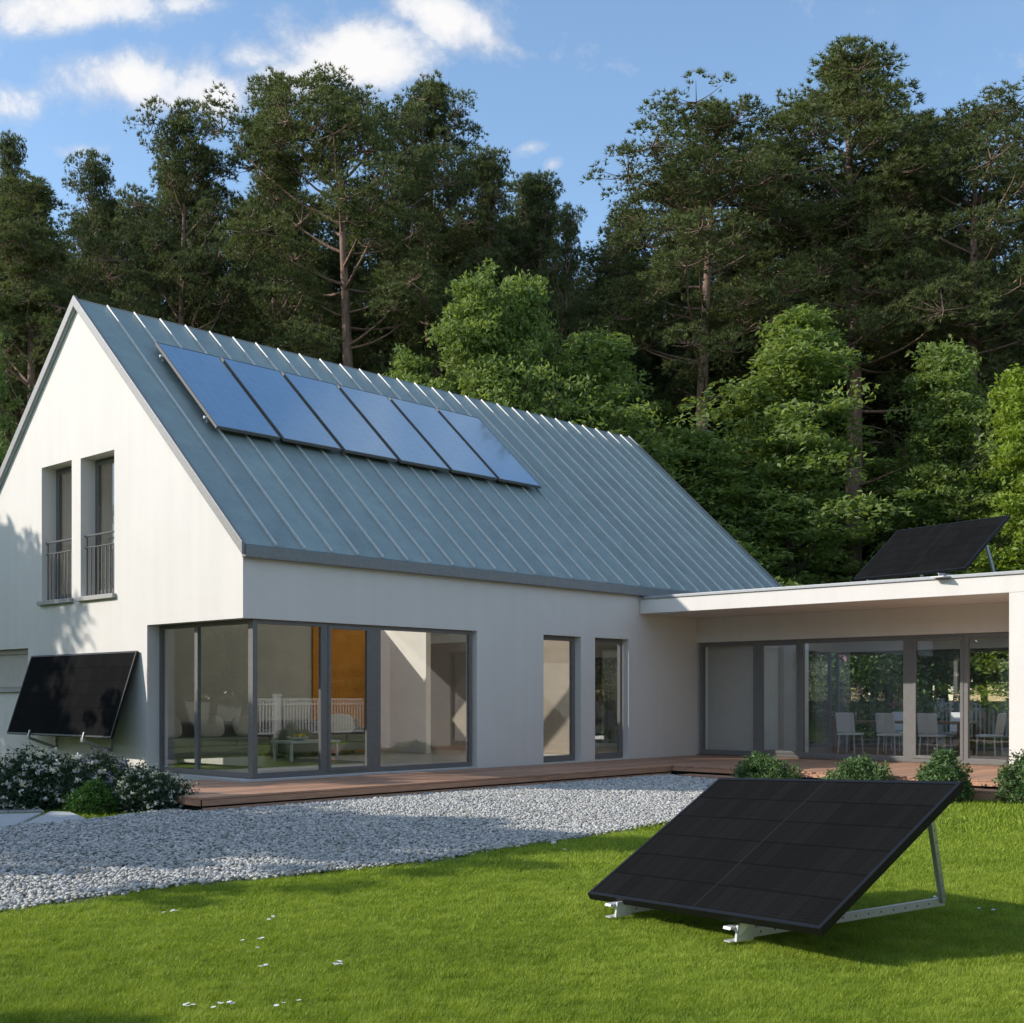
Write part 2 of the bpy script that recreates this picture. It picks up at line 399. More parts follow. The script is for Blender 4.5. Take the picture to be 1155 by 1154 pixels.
def pebbles():
    n = 205000
    bm = bmesh.new(); bmesh.ops.create_icosphere(bm, subdivisions=1, radius=1); bm.verts.ensure_lookup_table()
    base = np.array([v.co[:] for v in bm.verts]); F = np.array([[v.index for v in f.verts] for f in bm.faces]); bm.free()
    x = RNG.uniform(-11, 8.3, n); y = RNG.uniform(-7.5, -.5, n)
    jit = RNG.normal(0, .05, n)
    ok = inpoly(x, y + jit, GRAVEL); x, y = x[ok], y[ok]
    u, v, f = frame_uv(x, y, 0); ok = (u > -170) & (u < 1250); x, y, f = x[ok], y[ok], f[ok]
    ok = RNG.random(len(x)) < np.clip((19 / f) ** 1.0, .35, 1); x, y, f = x[ok], y[ok], f[ok]
    n = len(x); s = RNG.uniform(.011, .023, n) * np.where(RNG.random(n) < .06, 1.35, 1) * np.clip(f / 17, 1, 1.3)
    sc = np.stack([s * RNG.uniform(.9, 1.5, n), s * RNG.uniform(.8, 1.1, n), s * RNG.uniform(.5, .8, n)], 1)
    a = RNG.uniform(0, 6.283, n); t = RNG.uniform(-.45, .45, n)
    V = base[None] * RNG.uniform(.82, 1.15, (n, len(base), 1)) * sc[:, None, :]
    V = np.stack([V[..., 0] * np.cos(t)[:, None] + V[..., 2] * np.sin(t)[:, None], V[..., 1], -V[..., 0] * np.sin(t)[:, None] + V[..., 2] * np.cos(t)[:, None]], -1)
    V = np.stack([V[..., 0] * np.cos(a)[:, None] - V[..., 1] * np.sin(a)[:, None], V[..., 0] * np.sin(a)[:, None] + V[..., 1] * np.cos(a)[:, None], V[..., 2]], -1)
    V += np.stack([x, y, gz(x, y) + RNG.uniform(-.006, .022, n)], 1)[:, None, :]
    FF = (F[None] + (np.arange(n) * len(base))[:, None, None]).reshape(-1, 3)
    o = link_mesh('pebbles', np_mesh('pebbles', V.reshape(-1, 3), FF, M['pebble'], np.repeat(RNG.random(n), len(base)), True))
    tag(o, 'loose pale grey pebbles filling the bed between lawn and deck', 'gravel', kind='stuff')
pebbles()
SLABS = [[(-4.55, -2.04), (-4.13, -2.03), (-3.69, -2.03), (-3.37, -.96), (-3.49, -.65)], [(-5.25, -2.19), (-4.62, -2.02), (-3.70, -.80), (-4.40, -.40)], [(-4.30, -.02), (-3.51, -.50), (-3.34, .06), (-3.9, .66)]]
def grass():
    P = []
    def patch(d0, d1, dens, w, h, u0=-190, u1=1345):
        area = (u1 - u0) / 1387.4 * (d1 * d1 - d0 * d0) / 2; n = int(area * dens)
        d = np.sqrt(RNG.uniform(d0 * d0, d1 * d1, n)); r = d * (RNG.uniform(u0, u1, n) - 577.5) / 1387.4
        x = CAM.x + FW.x * d + RT.x * r; y = CAM.y + FW.y * d + RT.y * r
        jx = RNG.normal(0, .07, n)
        keep = ~inpoly(x, y + jx, GRAVEL) & ~((y > -2.35) & (x > -2.35) & (y < 11)) & ~((x > 8.1) & (y > -10) & (y < 0))
        keep &= (y < 0) | (x > 18)
        P.append((x[keep], y[keep], np.full(keep.sum(), w), np.full(keep.sum(), h)))
    def bedpatch():
        n = 9000; x = RNG.uniform(-6.5, -2.2, n); y = RNG.uniform(-2.4, .8, n); k = inpoly(x, y, BED)
        for q in SLABS: k &= ~inpoly(x, y, q)
        x, y = x[k], y[k]; P.append((x, y, np.full(len(x), .012), np.full(len(x), .04))); Zs.append(np.full(len(x), .085))
    Zs = []
    patch(5.6, 7.2, 30000, .0042, .027); patch(7.2, 9.0, 21000, .0050, .028); patch(9, 11.5, 12000, .0064, .030)
    patch(11.5, 15, 4200, .010, .038); patch(15, 22, 900, .018, .055); patch(22, 27, 300, .028, .06); patch(4.2, 5.6, 9000, .0075, .030)
    for ua, ub in ((-800, -190), (1345, 2100)): patch(4.2, 9, 3600, .0105, .034, ua, ub); patch(9, 16, 1500, .016, .042, ua, ub); patch(16, 24, 500, .026, .05, ua, ub)
    patch(32, 43, 160, .04, .08, 600, 1200)
    nl = sum(len(q[0]) for q in P); bedpatch()
    x, y, w, h = (np.concatenate(q) for q in zip(*P)); n = len(x); z0 = np.concatenate([np.full(nl, -.012)] + Zs)
    def vnoise(sc, seed):
        g = np.random.default_rng(seed).random((64, 64)); u_, v_ = x * sc, y * sc; i_, j_ = np.floor(u_).astype(int), np.floor(v_).astype(int); fu, fv = u_ - i_, v_ - j_
        fu, fv = fu * fu * (3 - 2 * fu), fv * fv * (3 - 2 * fv); G_ = lambda a, b: g[a % 64, b % 64]
        return (G_(i_, j_) * (1 - fu) + G_(i_ + 1, j_) * fu) * (1 - fv) + (G_(i_, j_ + 1) * (1 - fu) + G_(i_ + 1, j_ + 1) * fu) * fv
    lf = .55 * vnoise(1.1, 1) + .45 * vnoise(3.3, 2); lf2 = .6 * vnoise(9., 3) + .4 * vnoise(21., 4)
    h = h * RNG.uniform(.5, 1.3, n) * (.45 + 1.1 * lf2); a = RNG.uniform(0, 6.283, n); b = a + RNG.uniform(-.9, .9, n) + 1.57
    lean = np.abs(RNG.normal(.7, .5, n)) * h
    base = np.stack([x, y, z0], 1); sd = np.stack([np.cos(a), np.sin(a), 0 * a], 1) * (w / 2)[:, None]
    tip = base + np.stack([np.cos(b) * lean + .012 * (vnoise(4., 5) - .3), np.sin(b) * lean + .014 * (vnoise(4., 6) - .6), h], 1)
    V = np.stack([base - sd, base + sd, tip], 1).reshape(-1, 3)
    tint = np.clip(.45 + .50 * (lf - .5) + .55 * (lf2 - .5) + RNG.normal(0, .23, n), 0, 1)
    o = link_mesh('grass', np_mesh('grass', V, np.arange(3 * n).reshape(n, 3), M['grass'], np.repeat(tint, 3)))
    tag(o, 'short mown green grass covering the lawn', 'grass', kind='stuff')
grass()

# ------------------------------------------------------------------ house
ZF, ZH = .32, 2.9                          # floor and window head heights
YR, ZE, ZR, XE = 5.345, 4.065, 9.119, 16.83
K = (ZR - ZE) / (YR + .078)
zroof = lambda y: ZE + K * (y + .078)      # front slope top surface
house = empty('house', (0, 0, 0), 0, 'white gabled house with grey standing seam metal roof, flat roofed side wing and corner glazing', 'house')
YB = 2 * YR
gx = lambda a, b, t: (t, a, b)             # plane X = t, a = Y, b = Z
fy = lambda a, b, t: (a, t, b)
zt = lambda y: ZE - .12 + K * (min(y, YB - y) + .078) - .02
GW = [(5.57, 6.78, 3.52, 6.13), (3.99, 5.23, 3.52, 6.11)]
rect = lambda a0, a1, b0, b1: [(a0, b0), (a1, b0), (a1, b1), (a0, b1)]
MB().prism([(0, ZH), (2.87, ZH), (2.87, 0), (YB, 0), (YB, zt(YB)), (YR, zt(YR)), (0, zt(0))],
           [rect(*w) for w in GW] + [rect(7.36, 9.6, 1.80, 2.62)], gx, 0, .38).build('gable_wall', 'stucco', house)
MB().prism([(.38, ZH), (5.26, ZH), (5.26, 0), (XE - .3, 0), (XE - .3, zt(0)), (.38, zt(0))],
           [rect(7.15, 8.32, ZF, ZH), rect(8.78, 9.93, ZF, ZH)], fy, 0, .3).build('front_wall', 'stucco', house)
MB().prism([(.38, 0), (XE - .3, 0), (XE - .3, zt(0)), (.38, zt(0))], [rect(2.5, 5.5, ZF, 2.8), rect(11, 15.5, ZF, 2.8)], fy, YB - .3, YB).build('rear_wall', 'stucco', house)
MB().prism([(0, 0), (YB, 0), (YB, zt(YB)), (YR, zt(YR)), (0, zt(0))], [rect(2.2, 9.2, ZF, 2.8)], gx, XE - .3, XE).build('end_wall', 'stucco', house)
MB().box((.002, .002, .05), (5.27, 2.86, .318)).box((5.27, .31, .05), (XE - .31, YB - .31, .312)).build('floor_slab', 'floor', house)
MB().box((-.03, -.03, .24), (5.25, .06, .335)).box((-.03, .06, .24), (.2, 2.86, .335)).build('threshold', 'ledge', house, .008)
MB().box((10.4, .305, 3.02), (XE - .305, YB - .305, 3.25)).build('ceiling', 'inner', house)
MB().box((.39, 6.6, .32), (6.45, 6.8, 3.45)).build('partition_wall', 'inner', house)
MB().box((8.45, 4.85, .32), (8.6, 6.75, 3.3)).build('partition_wall', 'inner', house)  # white wall added to imitate the sunlit wing mirrored in the pane
MB().box((10.4, 1.75, .32), (10.6, 7.6, 3.01)).build('partition_wall', 'taupe', house)
MB().box((6.46, 6.55, .32), (8.43, 6.75, 3.45)).build('accent_wall', 'orange', house)
MB().box((.388, 2.9, .32), (.42, 6.59, 3.01)).build('wall_lining', 'inner', house)
MB().prism([(.32, 3.26), (YB - .32, 3.26), (YB - .32, zt(.32) - .15), (YR, zt(YR) - .15), (.32, zt(.32) - .15)], [], gx, 10.4, 10.55).build('bounce_wall', 'inner', house)  # unseen white wall added to bounce sun down into the living room
MB().box((.385, 3.5, 3.02), (1.8, 7.3, 3.25)).build('screen_box_floor', 'inner', house)  # closed box added to keep the bright loft out of the upper windows
MB().box((1.7, 3.5, 3.252), (1.8, 7.3, 6.58)).build('screen_box_wall', 'inner', house)
MB().box((.385, 3.5, 3.252), (1.698, 3.6, 6.58)).build('screen_box_wall', 'inner', house)
MB().box((.385, 7.2, 3.252), (1.698, 7.3, 6.58)).build('screen_box_wall', 'inner', house)
MB().box((.385, 3.5, 6.585), (1.8, 7.3, 6.68)).build('screen_box_ceiling', 'inner', house)
o_ = Vector((.4, .35, ZE + K * .43 - .20)); MB().obox(o_, (10, 0, 0), Vector((0, 1, K)) * 4.9, (0, 0, .02)).build('roof_lining', 'inner', house)
# roof: two slabs as one mesh, seams in it
sl = math.sqrt(1 + K * K); nrm = Vector((0, -K, 1)) / sl; th = .12
x0, x1 = -.06, XE + .06
mb = MB(); a = Vector((x0, -.078, ZE)); b = Vector((x0, YR, ZR))
pts = [a, b, b - Vector((0, 0, th * sl)), a - nrm * th]
mb.add(pts + [p + Vector((x1 - x0, 0, 0)) for p in pts], [(0, 1, 5, 4), (1, 2, 6, 5), (2, 3, 7, 6), (3, 0, 4, 7), (0, 3, 2, 1), (4, 5, 6, 7)])
SLEN = (YR + .078) * sl; RS = Vector((0, 1, -K)) / sl; RN = Vector((0, K, 1)) / sl
rearfn = lambda a_, b_, t: Vector((a_, YR, ZR)) + RS * b_ - RN * t
ADDED_SKY = [(.7, 2.95, .35, 6.6), (3.2, 5.4, .35, 6.6), (5.6, 7.8, .35, 2.4), (8.0, 10.2, .35, 2.4)]  # unseen openings added in the rear slope to brighten the rooms
mb.prism(rect(x0, x1, 0, SLEN), [rect(*q) for q in ADDED_SKY], rearfn, 0, th)
roof = mb.build('roof', 'roof', house)
for u0, u1, b0, b1 in ADDED_SKY:
    f_ = MB().prism(rect(u0, u1, b0, b1), [rect(u0 + .07, u1 - .07, b0 + .07, b1 - .07)], rearfn, -.03, th * .6).build('added_skylight', 'frame', house)
    MB().prism(rect(u0 + .065, u1 - .065, b0 + .065, b1 - .065), [], rearfn, .02, .032).build('pane', 'glass', f_)
mb = MB(); ns = 29; up = Vector((0, 1, K)) / sl
for i in range(ns):
    x = .02 + .566 * (i + 1) - .0
    if x > x1 - .1: break
    for sgn in (1, -1):
        y0, y1 = (-.075, YR - .012) if sgn == 1 else (YB + .075, YR + .012)
        p0 = Vector((x, y0, ZE + K * .003)); p1 = Vector((x, y1, ZR - .011))
        nn = nrm if sgn == 1 else Vector((0, -nrm.y, nrm.z))
        wob = random.uniform(-.004, .004)
        if sgn == -1 and any(u0 - .05 < x < u1 + .05 for u0, u1, b0, b1 in ADDED_SKY): continue
        mb.obox(p0 - Vector((.011, 0, 0)) - nn * .004, p1 - p0, (.022, 0, 0), nn * .048)
mb.build('standing_seams', 'seam', roof, .006)
MB().tube([(x0, YR, ZR - .012), (x1, YR, ZR - .012)], .02, 10).build('ridge_cap', 'gutter', roof)
for xx in (x0, x1):                        # verge boards on both gables
    mb = MB()
    for sgn in (1, -1):
        fl = (lambda y: y) if sgn == 1 else (lambda y: YB - y)
        P = [(-.10, ZE + .03), (YR, ZR + .055), (YR, ZR - .15), (-.10, ZE - .175)]
        xa, xb = (xx - .03, xx + .03) if xx < 1 else (xx - .03, xx + .03)
        vs = [(xa, fl(y), z) for y, z in P] + [(xb, fl(y), z) for y, z in P]
        mb.add(vs, [(0, 1, 2, 3), (7, 6, 5, 4), (0, 4, 5, 1), (3, 2, 6, 7), (0, 3, 7, 4), (1, 5, 6, 2)])
    mb.build('verge_trim', 'trim', house, .006)
MB().box((x0 + .031, -.125, ZE - .21), (x1 - .031, -.005, ZE - .012)).build('eave_trim', 'gutter', house, .015)
MB().box((x0 + .031, YB + .005, ZE - .21), (x1 - .031, YB + .125, ZE - .012)).build('eave_trim', 'gutter', house, .015)

def glazing(name, axis, t, panes, z0, z1, parent, fw=.07, depth=.07, rail=.09, mat='frame', doors=()):
    """row of panes in plane X=t or Y=t: panes = [(a0,a1)...] clear openings; everything between is frame"""
    fn = gx if axis == 'x' else fy
    a0 = panes[0][0] - fw; a1 = panes[-1][1] + fw
    mb = MB().prism(rect(a0, a1, z0, z1), [rect(p[0], p[1], z0 + rail, z1 - rail * .8) for p in panes], fn, t - depth / 2, t + depth / 2)
    for i in doors:
        p = panes[i]; mb.prism(rect(p[0] - .035, p[1] + .035, z0 + rail - .035, z1 - rail * .8 + .035),
                               [rect(p[0] + .028, p[1] - .028, z0 + rail + .03, z1 - rail * .8 - .03)], fn, t - depth / 2 - .014, t - depth / 2 - .001)
    w = mb.build(name, mat, parent, .006)
    for p in panes:
        q = MB().prism(rect(p[0] - .01, p[1] + .01, z0 + rail - .01, z1 - rail * .8 + .01), [], fn, t - .006, t + .006)
        q.build('pane', 'glass', w)
    return w
glazing('gable_window', 'x', .27, [(.20, 1.66), (1.76, 2.80)], ZF + .015, ZH, house)
glazing('front_window', 'y', .10, [(.30, 1.60), (1.78, 2.62), (2.92, 5.12)], ZF + .015, ZH, house, doors=(1,))
MB().box((.225, .055, ZF + .015), (.228 + .09, .165, ZH - .002)).build('corner_post', 'frame', house, .006)
glazing('front_window', 'y', .16, [(7.24, 8.18)], ZF + .01, ZH, house, .09, .08, .12)
glazing('front_window', 'y', .16, [(8.87, 9.79)], ZF + .01, ZH, house, .09, .08, .12)
for (a0, a1, b0, b1) in GW:
    w = glazing('upper_window', 'x', .33, [(a0 + .10, a1 - .10)], b0, b1, house, .1, .07, .10, doors=(0,))
    MB().box((-.075, a0 - .06, b0 - .085), (.29, a1 + .06, b0 - .003)).build('sill', 'sill', w, .006)
    mb = MB().bar((.10, a0, 4.66), (.10, a1, 4.66), .045, .03).bar((.10, a0, 4.44), (.10, a1, 4.44), .035, .022)
    n = 9
    for i in range(n):
        y = a0 + .06 + (a1 - a0 - .12) * i / (n - 1)
        mb.bar((.10, y, b0), (.10, y, 4.43 if i not in (0, n - 1) else 4.65), .03, .016, (1, 0, 0))
    mb.build('railing', 'rail', w, .003)
w = MB().box((.12, 7.362, 1.802), (.17, 9.598, 1.86)).box((.12, 7.362, 2.52), (.17, 9.598, 2.618)).box((.12, 7.362, 1.86), (.17, 7.41, 2.52)).build('low_window', 'frame', house, .004)
MB().box((.145, 7.41, 1.86), (.16, 9.598, 2.52)).build('blind', 'blind', w)
MB().box((-.05, 7.33, 1.745), (.12, 9.63, 1.797)).build('sill', 'sill', w, .005)
# wing
XF0, XB, YW = 10.31, 19.0, -8.06
MB().prism(rect(XF0, XB, -9.0, -.005), [rect(13.4, 17.6, -7.2, -.9)], lambda a_, b_, t: (a_, b_, t), 3.47, 3.78).build('flat_roof', 'stucco', house, .01)
f_ = MB().prism(rect(13.3, 17.7, -7.3, -.8), [rect(13.45, 17.55, -7.15, -.95)], lambda a_, b_, t: (a_, b_, t), 3.79, 3.86).build('added_rooflight', 'frame', house)  # unseen roof opening added to let daylight into the wing
MB().box((13.44, -7.16, 3.81), (17.56, -.94, 3.822)).build('pane', 'glass', f_)
MB().box((XF0 - .03, -9.03, 3.782), (XF0 + .32, -.13, 3.845)).box((XF0 + .32, -9.03, 3.782), (XB + .03, -8.7, 3.845)).box((XB - .32, -8.7, 3.782), (XB + .03, -.01, 3.845)).build('roof_coping', 'coping', house, .01)
MB().prism(rect(XF0 + .32, XB - .33, -8.69, -.02), [rect(13.29, 17.71, -7.31, -.79)], lambda a_, b_, t: (a_, b_, t), 3.782, 3.80).build('flat_roof_membrane', 'gutter', house)
MB().box((XF0, -8.9, 0), (XB, YW, 3.469)).build('wing_end_wall', 'stucco', house)
MB().box((12.48, YW + .002, ZH + .005), (12.74, -.004, 3.468)).build('wing_front_wall', 'stucco', house)
MB().box((XB - .3, YW + .002, 2.85), (XB, -.004, 3.468)).box((16.9, -.12, 2.85), (XB - .31, -.004, 3.468)).build('wing_rear_wall', 'stucco', house)
MB().box((12.745, YW + .004, .325), (XB - .31, YW + .03, 3.40)).build('wing_lining', 'inner', house)
MB().box((12.745, -.05, .325), (16.5, -.008, 3.4)).build('wing_lining', 'inner', house)
MB().box((12.50, YW + .004, .05), (XB, -.004, .322)).build('wing_floor', 'wood', house)
MB().prism(rect(12.745, XB - .305, YW + .035, -.055), [rect(13.4, 17.6, -7.2, -.9)], lambda a_, b_, t: (a_, b_, t), 3.405, 3.466).build('wing_ceiling', 'inner', house)
glazing('wing_window', 'x', 12.58, [(-7.98, -6.40), (-6.27, -5.30), (-5.05, -2.75), (-2.62, -1.72), (-1.50, -.16)], ZF + .005, ZH, house, .08, .10, .11, doors=(1, 3))
glazing('rear_window', 'x', XB - .15, [(-7.98, -5.8), (-5.7, -3.5), (-3.4, -.22)], ZF + .005, 2.84, house, .07, .08, .09)
MB().box((12.80, -1.50, .36), (12.83, -.12, 2.86)).build('roller_blind', 'blind', house)
MB().box((14.6, -1.55, .33), (14.9, -.9, 3.39)).build('wing_partition', 'inner', house)
glazing('end_window', 'x', XE - .15, [(2.28, 5.6), (5.7, 9.1)], ZF, 2.79, house, .07, .08, .09)
glazing('rear_window', 'y', YB - .15, [(2.57, 5.42)], ZF, 2.79, house, .07, .08, .09)
glazing('rear_window', 'y', YB - .15, [(11.07, 13.2), (13.3, 15.42)], ZF, 2.79, house, .07, .08, .09)

glazing('side_window', 'y', -.06, [(16.98, 18.6)], ZF + .005, 2.84, house, .07, .08, .09)
# ------------------------------------------------------------------ deck
deck = empty('deck', (0, 0, 0), 0, 'reddish brown timber deck running along the glazed fronts of the white house', 'deck')
DX0, DY0, WX = -2.14, -2.14, 8.55
mb = MB()
y = DY0; 
while y < -.04:                            # boards along the long front
    yb = min(y + .138, -.035); xs = [DX0, 1.7, 5.2, WX - .01] if int(y * 50) % 2 else [DX0, -.1, 3.6, 7.0, WX - .01]
    for a, b in zip(xs, xs[1:]): mb.box((a, y, .272), (b - .004, yb, .30 + random.uniform(-.0015, .0015)))
    y += .144
y = 0.0
while y < 1.0:                             # return in front of the gable
    mb.box((DX0, y, .272), (-.035, y + .138, .30 + random.uniform(-.0015, .0015))); y += .144
y = -10.4
while y < -.04:                            # boards in front of the wing
    yb = min(y + .138, -.01)
    if yb > -8.9: mb.box((WX, y, .272), (12.49 if y > YW else XF0 - .01, yb, .30 + random.uniform(-.0015, .0015)))
    else: mb.box((WX, y, .272), (13.5, yb, .30 + random.uniform(-.0015, .0015)))
    y += .144
mb.build('boards', 'deck', deck)
MB().box((DX0 + .012, DY0 - .016, .19), (WX - .03, DY0 - .003, .268)).box((DX0 - .016, DY0, .19), (DX0 - .003, 1.0, .268)).box((WX - .018, -10.4, .2), (WX - .004, DY0 - .02, .268)).build('edge_board', 'deck', deck)
MB().box((DX0 + .05, DY0 + .03, .0), (WX - .05, -.05, .265)).box((DX0 + .05, 0.0, .0), (-.05, .95, .265)).box((WX + .03, -10.3, 0), (XF0 - .05, -.05, .265)).build('shade_block', 'deck_shade', deck)  # solid dark blocks painted as the shade beneath the boards
MB().box((DX0 + .02, DY0 - .022, .0), (WX - .05, DY0 - .002, .165)).build('skirt_board', 'deck', deck)
mb = MB()
for i in range(3): mb.box((WX - .47 + i * .148, -10.4, .13), (WX - .47 + i * .148 + .14, -2.6, .158))
mb.box((WX - .465, -10.38, .0), (WX - .44, -2.62, .128)).build('step', 'deck', deck)

# ------------------------------------------------------------------ solar panels
def panel_parts(root, o, e, s, w, h, t, cellmat, framemat, lip=.028):
    """o = lower left corner of the upper face; e, s = unit edge vectors"""
    o = Vector(o); n = e.cross(s).normalized()
    mb = MB()
    mb.obox(o - n * t, e * w, s * lip, n * t).obox(o + s * (h - lip) - n * t, e * w, s * lip, n * t)
    mb.obox(o + s * lip - n * t, e * lip, s * (h - 2 * lip), n * t).obox(o + s * lip + e * (w - lip) - n * t, e * lip, s * (h - 2 * lip), n * t)
    mb.obox(o + (e + s) * lip - n * t * .98, e * (w - 2 * lip), s * (h - 2 * lip), n * t * .5)
    mb.build('frame', framemat, root, .004)
    uv_panel('cell_face', o + (e + s) * (lip + .0008) - n * .0075, e * (w - 2 * lip - .0016), s * (h - 2 * lip - .0016), cellmat, root)
    return n
lab = ['leftmost blue solar panel of the row on the metal roof, nearest the sunlit gable', 'second blue roof panel from the gable end, just right of the leftmost one',
       'third blue roof panel from the gable end, left of the middle of the row', 'fourth blue roof panel from the gable end, right of the middle of the row',
       'fifth blue roof panel from the gable end, just left of the rightmost one', 'rightmost blue solar panel of the row on the metal roof, farthest from the gable']
pitch = 1.445
for i in range(6):
    xa = .98 + i * pitch; tilt = 0.0
    e = Vector((1, 0, 0)); s = Vector((0, 1, K)) / sl
    y0 = 2.32; lift = .17
    o = Vector((xa, y0, zroof(y0))) + nrm * lift
    root = empty('solar_panel', (xa, y0, zroof(y0)), 0, lab[i], 'solar panel', 'blue solar panels in a row on the metal roof')
    w, h = pitch - .085, 2.76
    n = panel_parts(root, o, e, s, w, h, .06, 'cells_blue', 'frame', .022)
    mb = MB()
    for q in (.35, 2.35): MB().obox(o + s * q - nrm * .115 - e * (.06 if i == 0 else .0), e * (w + (.06 if i == 0 else .04)), s * .045, nrm * .052).build('mounting_rail', 'alu', root, .003)
    pass
    mb = MB()
    for q in (.34, 2.34):
        for xx in (.02, w - .08): MB().obox(o + s * q + e * xx - nrm * .168, e * .05, s * .06, nrm * .05).build('roof_hook', 'alu', root, .003)

def bracket_bar(mb, holes, p, q, side, w=.075, t=.004, n=8, hole=.011):
    """U section aluminium bar from p to q with a row of holes on the face towards side"""
    p = Vector(p); q = Vector(q); d = (q - p); u = Vector(side).normalized(); u = (u - d.normalized() * u.dot(d.normalized())).normalized()
    v = d.normalized().cross(u)
    mb.obox(p - v * w / 2, d, v * w, u * t)
    mb.obox(p - v * w / 2 - u * .03, d, v * t, u * .030).obox(p + v * (w / 2 - t) - u * .03, d, v * t, u * .030)
    for i in range(n):
        c = p + d * ((i + .6) / n) + u * (t + .0006)
        holes.obox(c - v * hole / 2 - d.normalized() * hole / 2, d.normalized() * hole, v * hole, u * .001)
# --- the panel standing on the lawn
A = Vector((-3.996, -10.351, .14)); B = Vector((-4.578, -12.659, .245)); D = Vector((-2.637, -10.656, .979))
e = (B - A); w = e.length; e /= w; s = D - A; s -= e * s.dot(e); h = s.length; s /= h
root = empty('solar_panel', (-3.4, -11.6, 0), 0, 'large black solar panel tilted on aluminium brackets in the middle of the lawn', 'solar panel')
n = panel_parts(root, A, e, s, w, h, .055, 'cells_black', 'black', .03)
to_view = (CAM - A); to_view.z = 0; to_view.normalize()
for (xf, foot, rear, xt) in ((.40, Vector((-4.13, -10.74, .03)), Vector((-2.05, -11.0, .03)), .5), (1.62, Vector((-4.30, -11.89, .03)), Vector((-2.13, -12.36, .045)), 2.14)):
    mb = MB(); ho = MB()
    side = Vector((-.25, -.97, 0))
    top0 = A + e * xf + s * .14 - n * .10; top1 = A + e * xt + s * (h - .10) - n * .10
    bracket_bar(mb, ho, foot + Vector((0, 0, .035)), rear + Vector((0, 0, .035)), side, .06, n=16, hole=.013)
    bracket_bar(mb, ho, rear + Vector((0, 0, .03)), top1, side, .05, n=9, hole=.012)
    bracket_bar(mb, ho, top0, top1, side, .05, n=14); mb.bar(foot + Vector((0, 0, .05)), top0, .03, .05)
    # front toe: a short upright cheek with a folded clip
    d = (rear - foot).normalized()
    mb.obox(foot - d * .02 + Vector((0, 0, -.005)), d * .16, side * .02, Vector((0, 0, .10)) + s * .02)
    mb.obox(foot - d * .06 + Vector((0, 0, .075)), d * .10, side * -.07, Vector((0, 0, .012)) + s * .01)
    mb.obox(foot - d * .06 + Vector((0, 0, -.008)), d * .12, side * -.06, (0, 0, .008))
    b = mb.build('bracket', 'alu', root, .002); ho.build('bolt_holes', 'hole', b)['kind'] = 'stuff'
# --- the panel hung on the gable wall
A = Vector((-.56, 7.09, .94)); e = Vector((0, -1, 0)); s = Vector((math.cos(R(71.9)), 0, math.sin(R(71.9)))); w, h = 3.98, 1.60
root = empty('solar_panel', (0, 5.1, .7), 0, 'black solar panel propped at a slant on brackets against the white gable wall', 'solar panel')
n = panel_parts(root, A, e, s, w, h, .05, 'cells_black', 'black', .032)
for yy in (6.12, 4.04):
    mb = MB(); ho = MB()
    bracket_bar(mb, ho, (-.575, yy, .88), (-.03, yy, .68), (0, -1, 0), .05, n=9)
    bracket_bar(mb, ho, (-.028, yy, .66), (-.028, yy, 2.36), (0, -1, 0), .05, n=18)
    bracket_bar(mb, ho, (-.575, yy, .88), (-.535, yy, 1.02), (0, -1, 0), .05, n=2)
    mb.box((-.60, yy - .03, .85), (-.56, yy + .05, .92))
    b = mb.build('bracket', 'galv', root, .002); ho.build('bolt_holes', 'hole', b)['kind'] = 'stuff'
# --- the panel on the flat roof
A = Vector((10.79, -4.85, 3.95)); ya = R(-102.66); e = Vector((math.cos(ya), math.sin(ya), 0)); nn = Vector((-e.y, e.x, 0)); ti = R(38.5)
s = nn * math.cos(ti) + Vector((0, 0, math.sin(ti))); w, h = 2.514, 1.696
root = empty('solar_panel', (11.2, -6.2, 3.80), 0, 'black solar panel tilted up on the flat roof of the wing', 'solar panel')
n = panel_parts(root, A, e, s, w, h, .055, 'cells_black', 'black', .03)
for xx in (.45, 2.05):
    mb = MB(); ho = MB()
    f0 = A + e * xx - nn * .12; f0.z = 3.86; r0 = A + e * xx + nn * 1.62; r0.z = 3.86; t0 = A + e * xx + s * 1.45 - n * .06
    bracket_bar(mb, ho, f0, r0, e, .06, n=14); bracket_bar(mb, ho, r0, t0, e, .06, n=9); bracket_bar(mb, ho, A + e * xx + s * .1 - n * .09, t0 - n * .03, e, .05, n=10)
    mb.obox(f0 - e * .1 - nn * .1 + Vector((0, 0, -.055)), e * .28, nn * 1.85, (0, 0, .022))
    b = mb.build('bracket', 'alu', root, .002); ho.build('bolt_holes', 'hole', b)['kind'] = 'stuff'

# ------------------------------------------------------------------ furniture inside
def sofa(x0, y0, x1, y1, label):
    root = empty('sofa', ((x0 + x1) / 2, (y0 + y1) / 2, ZF), 0, label, 'sofa', 'grey sofas in the living room'); z = ZF
    MB().box((x0 + .2, y0 + .02, z + .1), (x1 - .2, y1 - .24, z + .30)).build('base', 'sofa', root, .03)
    nq = 2 if x1 - x0 < 2.6 else 3; ww = (x1 - x0 - .44) / nq
    for i in range(nq): MB().box((x0 + .22 + ww * i + .006, y0, z + .305), (x0 + .22 + ww * (i + 1) - .006, y1 - .25, z + .47)).build('seat_cushion', 'sofa', root, .04)
    MB().box((x0, y1 - .23, z + .08), (x1, y1, z + .80)).build('backrest', 'sofa', root, .05)
    for a, b in ((x0, x0 + .2), (x1 - .2, x1)): MB().box((a, y0, z + .08), (b, y1 - .24, z + .62)).build('armrest', 'sofa', root, .04)
    for a in (x0 + .08, x1 - .08):
        for b in (y0 + .08, y1 - .1): MB().box((a - .03, b - .03, z + .001), (a + .03, b + .03, z + .079)).build('leg', 'frame', root)
